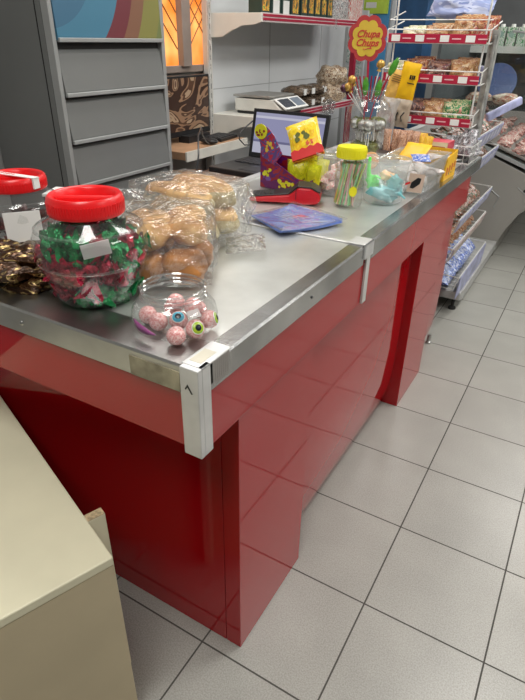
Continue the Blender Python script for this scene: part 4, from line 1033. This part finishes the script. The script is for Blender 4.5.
# red box and white box behind
rbx = thing('red_box', 'red box with cream panel behind the yellow carton', 'box', (-.045, 1.86, ZT), -.05)
o_ = obj('carton', BX((-.065, -.05, 0), (.065, .05, .10)), pm('red_box_card', (.50, .03, .06), .4, var=.1), rbx, bevel=.002)
bm = nb(); add_box(bm, (-.065, -.052, .083), (.065, -.05, .10)); add_box(bm, (.055, -.052, 0), (.065, -.05, .083)); obj('cream_border', bm, pm('cream_card', (.75, .65, .45), .5), o_)
obj('print_band', blobs(8, 0, .045, .08, .012, 9, r=.006), pm('plum_ink', (.3, .05, .12), .5), o_, loc=(0, -.05, 0))
wb = thing('wire_basket', 'small white wire basket of foil packets at the far counter end', 'basket', (.045, 2.02, ZT))
bm = nb()
for z in (.004, .04, .075):
    add_tube(bm, [(-.06, -.10, z), (.05, -.10, z), (.05, .11, z), (-.06, .11, z), (-.06, -.10, z)], .002, 5)
for k in range(8):
    y = -.10+k*.03; add_tube(bm, [(.05, y, .0), (.05, y, .075)], .0012, 4); add_tube(bm, [(-.06, y, .0), (-.06, y, .075)], .0012, 4)
for k in range(5): add_tube(bm, [(-.06+k*.0275, -.10, .0), (-.06+k*.0275, -.10, .075)], .0012, 4)
obj('wires', bm, M['wire'], wb)
fp = tag(obj('foil_packet', pillow(.07, .09, .02, 4, wrinkle=.4), patch_mat('dark_foil_print', [(.30, .30, .32), (.04, .035, .04), (.36, .35, .36), (.14, .05, .07)], 4, .35, .4), None, True), 'silver and black foil packet heaped at the far counter end', 'packet', 'foil packets at the far counter end')
for k in range(11):
    place(fp, k == 0, (.035+rnd.uniform(-.05, .03), 1.93+k*.018, ZT+.012+.02*(k % 3)), (rnd.uniform(-1.5, -.5), rnd.uniform(-.3, .3), rnd.uniform(-1, 1)))

# ------------------------------------------------------------------ snack rack (red price rails) facing the counter
rk = thing('snack_rack', 'white wire snack rack with dark red price rails beyond the counter end', 'rack', (-.18, 2.14, 0))
bm = nb()
for x in (-.225, .225):
    add_tube(bm, [(x*.9, .006, .940), (x*.9, .006, 1.95)], .004, 8)
for z in (.95, 1.9): add_tube(bm, [(-.2, .006, z), (.2, .006, z)], .004, 6)
obj('frame', bm, M['wire'], rk, True)
snack_m = [patch_mat('crisp_red_brown', [(.25, .03, .02), (.45, .22, .10), (.12, .02, .02), (.6, .4, .25)], 3, .3), patch_mat('crisp_tan', [(.50, .30, .14), (.35, .14, .06), (.6, .45, .28), (.2, .08, .04)], 3, .3),
           patch_mat('crisp_green', [(.03, .18, .06), (.55, .5, .3), (.05, .25, .08), (.6, .25, .2)], 3, .3), patch_mat('crisp_dark', [(.08, .04, .04), (.3, .15, .1), (.12, .03, .05), (.35, .3, .25)], 3, .3), patch_mat('crisp_cream', [(.7, .62, .4), (.75, .7, .6), (.3, .4, .1), (.8, .75, .6)], 3, .3)]
tiers = [(1.405, -.015, .24), (1.245, -.03, .22), (1.07, -.045, .215), (.90, -.05, .215)]
for ti, (z, y, w2) in enumerate(tiers):
    r_ = obj('price_rail', BX((-.225, y-.004, z), (.215, y, z+.036)), M['crimson'], rk, bevel=.001)
    for k in range(4):
        x = -.21+k*.112; obj('price_label', BX((x, y-.0052, z+.005), (x+.04, y-.004, z+.031)), M['white'], r_); obj('rail_print', BX((x+.052, y-.0050, z+.015), (x+.092, y-.004, z+.020)), M['paleprint'], r_)
    bm = nb()
    add_tube(bm, [(-.23, .20, z+.01), (-.23, y, z), (.225, y, z), (.225, .20, z+.01)], .0035, 6)
    add_tube(bm, [(-.23, .20, z+.09), (-.23, y-.002, z+.052), (.225, y-.002, z+.052), (.225, .20, z+.09)], .003, 6)
    if ti == 0: add_tube(bm, [(-.23, .20, z+.13), (-.23, y+.01, z+.09), (.225, y+.01, z+.09)], .0025, 6)
    for k in range(9): add_tube(bm, [(-.22+k*.055, y, z), (-.22+k*.055, .20, z+.005)], .002, 5)
    for x in (-.23, .225): add_tube(bm, [(x, y, z), (x, y-.002, z+.052)], .0035, 6)
    obj('tier_wires', bm, M['wire'], rk)
wd = ['top', 'second', 'third', 'lowest']
packs = [(0, [(-.13, 4, .6, 0), (-.02, 1, .7, 0), (.10, 1, 1.05, 0), (.17, 0, 1.0, .0)]), (1, [(-.175, 4, .75, 0), (-.085, 0, .95, 0), (.01, 3, .85, 0), (.12, 1, .95, 0)]), (2, [(-.15, 3, .9, 0), (-.06, 3, .9, 0), (.025, 1, .95, 0), (.12, 2, .95, 0)]), (3, [(-.12, 0, .8, 0), (0, 3, .8, 0), (.11, 4, .8, 0)])]
cn = ['red-brown', 'tan', 'green', 'dark', 'cream']
for ti, row in packs:
    z, y, _ = tiers[ti]
    for i, (x, mi, s_, _) in enumerate(row):
        o_ = obj('snack_packet', pillow(.12, .10, .045, ti*5+i, wrinkle=.4), snack_m[mi], None, True, loc=(-.18+x, 2.14+y+.05, z+.006), rot=(-.3, rnd.uniform(-.08, .08), rnd.uniform(-.15, .15))); o_.scale = (.9, 1, s_)
        tag(o_, '%s snack packet, %s from the left on the %s rail of the red-railed rack' % (cn[mi], ordw[i], wd[ti]), 'snack packet', 'snack packets on the rack')
        if ti < 3:
            q = dup(o_, (-.18+x+.01, 2.14+y+.11, z+.012), (-.2, 0, rnd.uniform(-.2, .2)), '%s snack packet in the back row of the %s tier, %s from the left' % (cn[mi], wd[ti], ordw[i]))

# ------------------------------------------------------------------ tiered basket stand (faces the aisle)
st = thing('basket_stand', 'metal stand of wire baskets with lilac price strips past the counter end', 'display stand', (0, 2.1, 0))
bm = nb(); add_box(bm, (-.30, .36, .075), (.095, .42, .125)); add_box(bm, (.055, .42, .05), (.095, 1.60, .115))
obj('base_beam', bm, M['stand_grey'], st, bevel=.003)
obj('base_deck', BX((-.30, .42, .10), (.055, 1.6, .115)), M['stand_grey'], st)
obj('levelling_foot', LT([(0, 0), (.022, 0), (.022, .012), (.009, .018), (.009, .08), (0, .08)], 16), M['black_matte'], st, True, loc=(.055, .40, 0))
obj('upright', BX((-.34, .08, .0), (-.30, 1.5, 1.0)), M['stand_grey'], st)
bm = nb()
add_tube(bm, [(.060, .09, .98), (.055, .09, 1.44)], .007, 8); add_tube(bm, [(.055, .13, .98), (.05, .13, 1.44)], .005, 8)
add_box(bm, (.03, .10, .98), (.064, .15, 1.46))
obj('side_guard', bm, pm('guard_plastic', (.42, .42, .40), .3, .2, var=.3, vscale=20), st)
bask = [(1.015, .060, .05, .82, 'lilac'), (.895, .065, .0, .78, 'lilac'), (.645, .070, .0, .85, 'lilac'), (.510, .075, -.05, .78, 'pinkrail'), (.255, .085, .25, 1.0, 'lilac')]
gm = [patch_mat('blue_wrapper_print', [(.10, .16, .45), (.6, .62, .7), (.2, .3, .6), (.7, .7, .75)], 3, .25, .2), patch_mat('brown_wrapper_print', [(.25, .08, .03), (.6, .45, .3), (.4, .14, .05), (.1, .03, .02)], 3, .3), patch_mat('mixed_wrapper_print', [(.06, .10, .06), (.35, .10, .06), (.45, .42, .38), (.05, .04, .05)], 3, .3)]
for bi, (z, x, ya, yb, mm) in enumerate(bask):
    bm = nb()
    add_tube(bm, [(-.28, ya, z+.02), (x, ya, z+.0), (x, yb, z+.0), (-.28, yb, z+.02)], .0035, 6)
    add_tube(bm, [(-.28, ya, z-.06), (x-.02, ya, z-.075), (x-.02, yb, z-.075), (-.28, yb, z-.06)], .003, 6)
    add_tube(bm, [(x, yb, z), (x-.02, yb, z-.075)], .003, 6); add_tube(bm, [(x, ya, z), (x-.02, ya, z-.075)], .003, 6)
    for k in range(13):
        y = ya+(yb-ya)*k/12; add_tube(bm, [(x-.02, y, z-.075), (-.28, y, z-.065)], .0018, 5)
    b_ = obj('basket', bm, M['wire'], st, True)
    bm = nb(); add_prism(bm, [(x+.004, z-.002), (x+.007, z-.004), (x-(.010 if bi < 4 else .0), z-(.068 if bi < 4 else .135)), (x-(.014 if bi < 4 else .004), z-(.066 if bi < 4 else .133))], 'y', ya+.01, yb-.01)
    f_ = obj('price_strip', bm, M[mm], b_)
    tkm = pm('ticket', (.62, .62, .70), .5) if mm == 'lilac' else pm('ticket_cream', (.66, .6, .5), .5)
    for k in range(7):
        bm = nb(); y = ya+.05+k*(yb-ya-.1)/7; add_prism(bm, [(x+.0040, z-.018), (x+.0050, z-.018), (x-.0040, z-.052), (x-.0050, z-.052)], 'y', y, y+.045); obj('price_ticket', bm, tkm, f_)
    gmm = gm[[2, 2, 2, 1, 0][bi]]
    gname = ['first', 'second', 'third', 'fourth', 'lowest'][bi]
    o_ = tag(obj('wrapped_bar', pillow(.07, .11, .03, bi, wrinkle=.3), gmm, None, True), 'wrapped snack bar in the %s basket of the tiered stand' % (gname+' (topmost)' if bi == 0 else gname), 'snack bar', 'snack bars in the %s basket' % gname)
    c_ = 0
    for k in range(13):
        for q in range(2):
            place(o_, c_ == 0, (x-.055-q*.09, 2.1+ya+.03+k*(yb-ya-.06)/12, z-.055+.012*q), (-1.0+rnd.uniform(-.2, .2), rnd.uniform(-.2, .2), PI/2+rnd.uniform(-.3, .3)), 1.); c_ += 1
# blue bags filling the lowest deck
o_ = tag(obj('blue_bag', pillow(.12, .20, .06, 6, wrinkle=.4), gm[0], None, True), 'blue and silver bag on the base deck of the tiered stand', 'bag', 'blue bags on the base deck')
for k in range(9): place(o_, k == 0, (-.02, 2.55+k*.075, .125), (-.75, rnd.uniform(-.15, .15), PI/2+rnd.uniform(-.2, .2)))

# rolled lilac film over the rack
ro = tag(obj('film_roll', TB([(-.23, 2.36, 1.27), (-.1, 2.34, 1.295), (.02, 2.32, 1.29)], .025, 14), M['lilac'], None, True), 'lilac plastic roll lying behind the second rack tier', 'roll')
ro2 = tag(obj('blue_pouch', pillow(.30, .10, .05, 4, wrinkle=.5), patch_mat('pale_blue_pouch', [(.30, .36, .62), (.5, .55, .75), (.2, .25, .5)], 2, .3), None, True, loc=(-.17, 2.40, 1.50), rot=(-.2, .12, 0)), 'pale blue pouch on top of the snack rack', 'pouch')
ro3 = tag(obj('lilac_strip', BX((-.10, -.012, -.022), (.14, .012, .022)), M['lilac'], None, bevel=.008, loc=(.06, 2.75, 1.09), rot=(0, -.35, .95)), 'lilac price strip sticking out above the topmost basket', 'price strip')

# ------------------------------------------------------------------ chilled display case
ch = thing('chilled_display_case', 'grey chilled meat display case with curved glass at the far right', 'display case', (0, 3.62, 0))
prof = [(-.55, 0), (.09, 0), (.10, .12), (.13, .20), (.19, .32), (.26, .40), (.36, .45), (.50, .47), (.53, .50), (.50, .53), (.18, .615), (-.07, .71), (-.55, .90)]
obj('body', PRm(prof, 'y', 0, 2.6), M['chiller'], ch, bevel=.004)
obj('top_trim', PRm([(-.55, .90), (.50, .53), (.52, .545), (-.55, .925)], 'y', -.01, 2.6), M['grey_edge'], ch)
bm = nb(); add_tube(bm, [(-.05, -.004, .50), (.04, -.004, .44), (.02, -.004, .36)], .004, 5); add_tube(bm, [(.15, -.004, .52), (.24, -.004, .455), (.40, -.004, .475)], .003, 5)
obj('pale_panel_lines', bm, M['grey_edge'], ch)  # thin pale lines across the end panel
obj('round_button', LT([(0, .006), (.009, .004), (.01, 0)], 12), M['black'], ch, True, loc=(.20, 0, .50), rot=(PI/2, 0, 0))
arc = [(.50+.02-.62*(1-math.cos(a))*1.0, .545+.93*math.sin(a)) for a in [PI/2*k/12 for k in range(13)]]
bm = nb(); A = [[bm.verts.new((x, y, z)) for (x, z) in arc] for y in (0, 2.6)]
for i in range(12): bm.faces.new([A[0][i], A[0][i+1], A[1][i+1], A[1][i]])
g = obj('curved_glass', bm, M['glass'], ch, True); g.modifiers.new('thick', 'SOLIDIFY').thickness = .006
bm = nb(); add_prism(bm, arc+[(-.55, 1.475), (-.55, .93)], 'y', .0, .006); obj('side_glass', bm, M['glass'], ch)
bm = nb(); add_tube(bm, [(x, -.003, z) for x, z in arc], .008, 6); obj('glass_edge', bm, M['grey_edge'], ch, True)
obj('inner_shelf', BX((-.50, .05, 1.02), (.08, 2.5, 1.03)), M['glass'], ch)
obj('back_wall', BX((-.56, 0, .9), (-.54, 2.6, 1.5)), pm('case_back', (.10, .11, .12), .4), ch)
obj('deck', PRm([(-.52, .93), (.44, .60), (.44, .61), (-.52, .95)], 'y', .02, 2.55), pm('dark_deck', (.30, .25, .24), .5), ch)
obj('dark_rail', PRm([(-.50, .96), (-.25, .865), (-.25, .93), (-.50, 1.02)], 'y', .03, .05), pm('maroon_rail', (.09, .02, .03), .5), ch)
mt = tag(obj('meat_cut', blob((.075, .07, .035), 3, .5, 2.2, 3), M['meat'], None, True), 'pink marbled meat cut inside the chilled case', 'meat', 'meat cuts in the chilled case')
c_ = 0
for i in range(7):
    for k in range(7):
        x = -.38+i*.12; z = .935-(x+.52)*.344+.045; place(mt, c_ == 0, (x, 3.72+k*.16+rnd.uniform(-.02, .02), z-.015), (rnd.uniform(-.3, .3), rnd.uniform(0, .6), rnd.uniform(0, 6)), .72); c_ += 1
tag(obj('dressed_chicken', blob((.11, .08, .05), 8, .35, 1.8, 3), M['pale_meat'], None, True, loc=(.30, 3.75, .755)), 'pale yellow dressed chicken at the front of the chilled case', 'chicken')
tag(obj('blue_reflection_disc', LT([(0, 0), (.11, 0), (.13, .012), (.12, .014), (0, .006)], 32), pm('dull_blue_reflection', (.06, .09, .24), .4), None, True, loc=(-.18, 3.9, 1.16), rot=(1.15, .35, 0)), 'round dull blue disc standing in for a reflection in the case glass', 'tray')  # added disc that imitates a blue reflection in the glass
for k, (x, y, z) in enumerate([(-.25, 3.74, 1.07), (-.08, 3.76, 1.07), (-.20, 3.95, 1.07)]):
    tag(obj('wrapped_tray', blob((.09, .07, .035), 50+k, .3, 2, 3), patch_mat('tray_meat%d' % k, [(.6, .5, .4), (.5, .2, .15), (.7, .65, .55)], 4, .25), None, True, loc=(x, y, z)), 'film-wrapped food tray on the glass shelf, '+['left', 'right', 'behind'][k], 'food tray', 'wrapped trays on the glass shelf')
# carton shelf beyond
cs = thing('carton_shelf', 'white shelf of milk cartons high at the far right', 'shelf', (-.55, 4.55, 0))
obj('shelf', BX((0, -.02, 1.355), (1.6, .25, 1.375)), M['white_metal'], cs); obj('shelf_lip', BX((0, -.03, 1.335), (1.6, -.02, 1.385)), M['wire'], cs)
obj('back_board', BX((0, .25, .9), (1.6, .27, 2.2)), pm('dark_back', (.10, .105, .11), .6), cs)
mk = thing('milk_carton', 'green and white milk carton in the row on the far shelf', 'milk carton', (-.52, 4.56, 1.376), 0, 'milk cartons on the far shelf')
obj('carton', BX((0, 0, 0), (.065, .065, .14)), patch_mat('milk_print', [(.62, .66, .60), (.10, .32, .14), (.7, .72, .68), (.6, .62, .55)], 2.5, .5), mk, bevel=.002)
obj('cap', LT([(0, .02), (.016, .02), (.018, 0)], 14), M['white'], mk, True, loc=(.032, .03, .14))
obj('green_roundel', PRm([(.0325+.02*math.cos(2*PI*k/16), .09+.022*math.sin(2*PI*k/16)) for k in range(16)], 'y', -.0012, 0), pm('roundel_grey', (.30, .42, .38), .5), mk)
for k in range(1, 18): dup(mk, (-.52+k*.078, 4.56, 1.376))

# posters/boards behind lollipop jar
pb = tag(obj('blue_board', BX((-1.34, 4.36, 0), (-1.20, 4.38, 1.75)), M['pale_blue'], None), 'light blue hanging board behind the flower-shaped sign', 'board')
lm = tag(obj('lime_card', BX((-1.42, 4.345, 1.60), (-1.21, 4.36, 1.80)), M['lime'], None), 'lime green card at the top behind the flower sign', 'card')
obj('hanger', BX((-1.33, 4.350, 1.80), (-1.31, 4.354, 2.8)), M['white_metal'], lm)
obj('white_panel', BX((-1.40, 4.343, 1.64), (-1.31, 4.345, 1.68)), M['white'], lm)
hg = thing('hook_panel', 'pale pegboard with hanging packets beyond the wall shelving', 'pegboard', (-1.5, 4.25, 0))
obj('board', BX((0, 0, 0), (.16, .03, 1.62)), M['panel'], hg)
hp = tag(obj('hanging_packet', pillow(.06, .10, .02, 3), patch_mat('hang_print', [(.6, .6, .58), (.15, .3, .25), (.65, .6, .6)], 3, .3), None, True), 'small packet hanging on the pegboard behind the lollipops', 'packet', 'packets on the pegboard')
for k in range(8): place(hp, k == 0, (-1.46+.08*(k % 2), 4.23, 1.0+.12*(k//2)), (0, 0, 0))

# ------------------------------------------------------------------ beige cabinet in the foreground
ang = math.radians(-20.3)
HB = .55
bc = thing('beige_cabinet', 'cream laminate cabinet in the near left foreground', 'cabinet', (-.024, -.221, 0), math.radians(-20.3))
# local axes: -X runs along the far edge to the left, -Y towards the camera
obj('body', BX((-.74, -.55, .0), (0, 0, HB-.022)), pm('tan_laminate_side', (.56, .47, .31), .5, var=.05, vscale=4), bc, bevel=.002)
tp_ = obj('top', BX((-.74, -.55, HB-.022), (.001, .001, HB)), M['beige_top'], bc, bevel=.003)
bk = obj('back_upright', BX((-.143, .002, .0), (-.122, .041, HB-.012)), M['beige_top'], bc, bevel=.001)
obj('chipboard_edge', BX((-.1425, .0025, HB-.012), (-.1225, .0405, HB-.010)), M['chip'], bk)

# ------------------------------------------------------------------ camera, world, colour
cam = bpy.data.cameras.new('camera'); co = bpy.data.objects.new('camera', cam); C.objects.link(co)
bpy.context.scene.camera = co
y_, p_, r_ = -0.523194231, 0.519729842, 0.0170691053
f = Vector((math.sin(y_)*math.cos(p_), math.cos(y_)*math.cos(p_), -math.sin(p_)))
rt_ = Vector((math.cos(y_), -math.sin(y_), 0)); up = rt_.cross(f)
c, s = math.cos(r_), math.sin(r_)
R0 = c*rt_+s*up; U0 = -s*rt_+c*up
mw_ = Matrix(((R0.x, U0.x, -f.x, .57191532), (R0.y, U0.y, -f.y, -.69349413), (R0.z, U0.z, -f.z, 1.41577449), (0, 0, 0, 1)))
co.matrix_world = mw_
cam.sensor_fit = 'HORIZONTAL'; cam.sensor_width = 36; cam.lens = 36*546.23/525; cam.clip_start = .02
w_ = bpy.data.worlds.new('world'); bpy.context.scene.world = w_; w_.use_nodes = True
w_.node_tree.nodes['Background'].inputs[0].default_value = (.9, .95, 1, 1); w_.node_tree.nodes['Background'].inputs[1].default_value = .12
sc_ = bpy.context.scene
sc_.view_settings.view_transform = 'Standard'; sc_.view_settings.look = 'None'; sc_.view_settings.gamma = 1; sc_.view_settings.exposure = -.06
sc_.cycles.transparent_max_bounces = 32
sc_.view_settings.use_curve_mapping = False
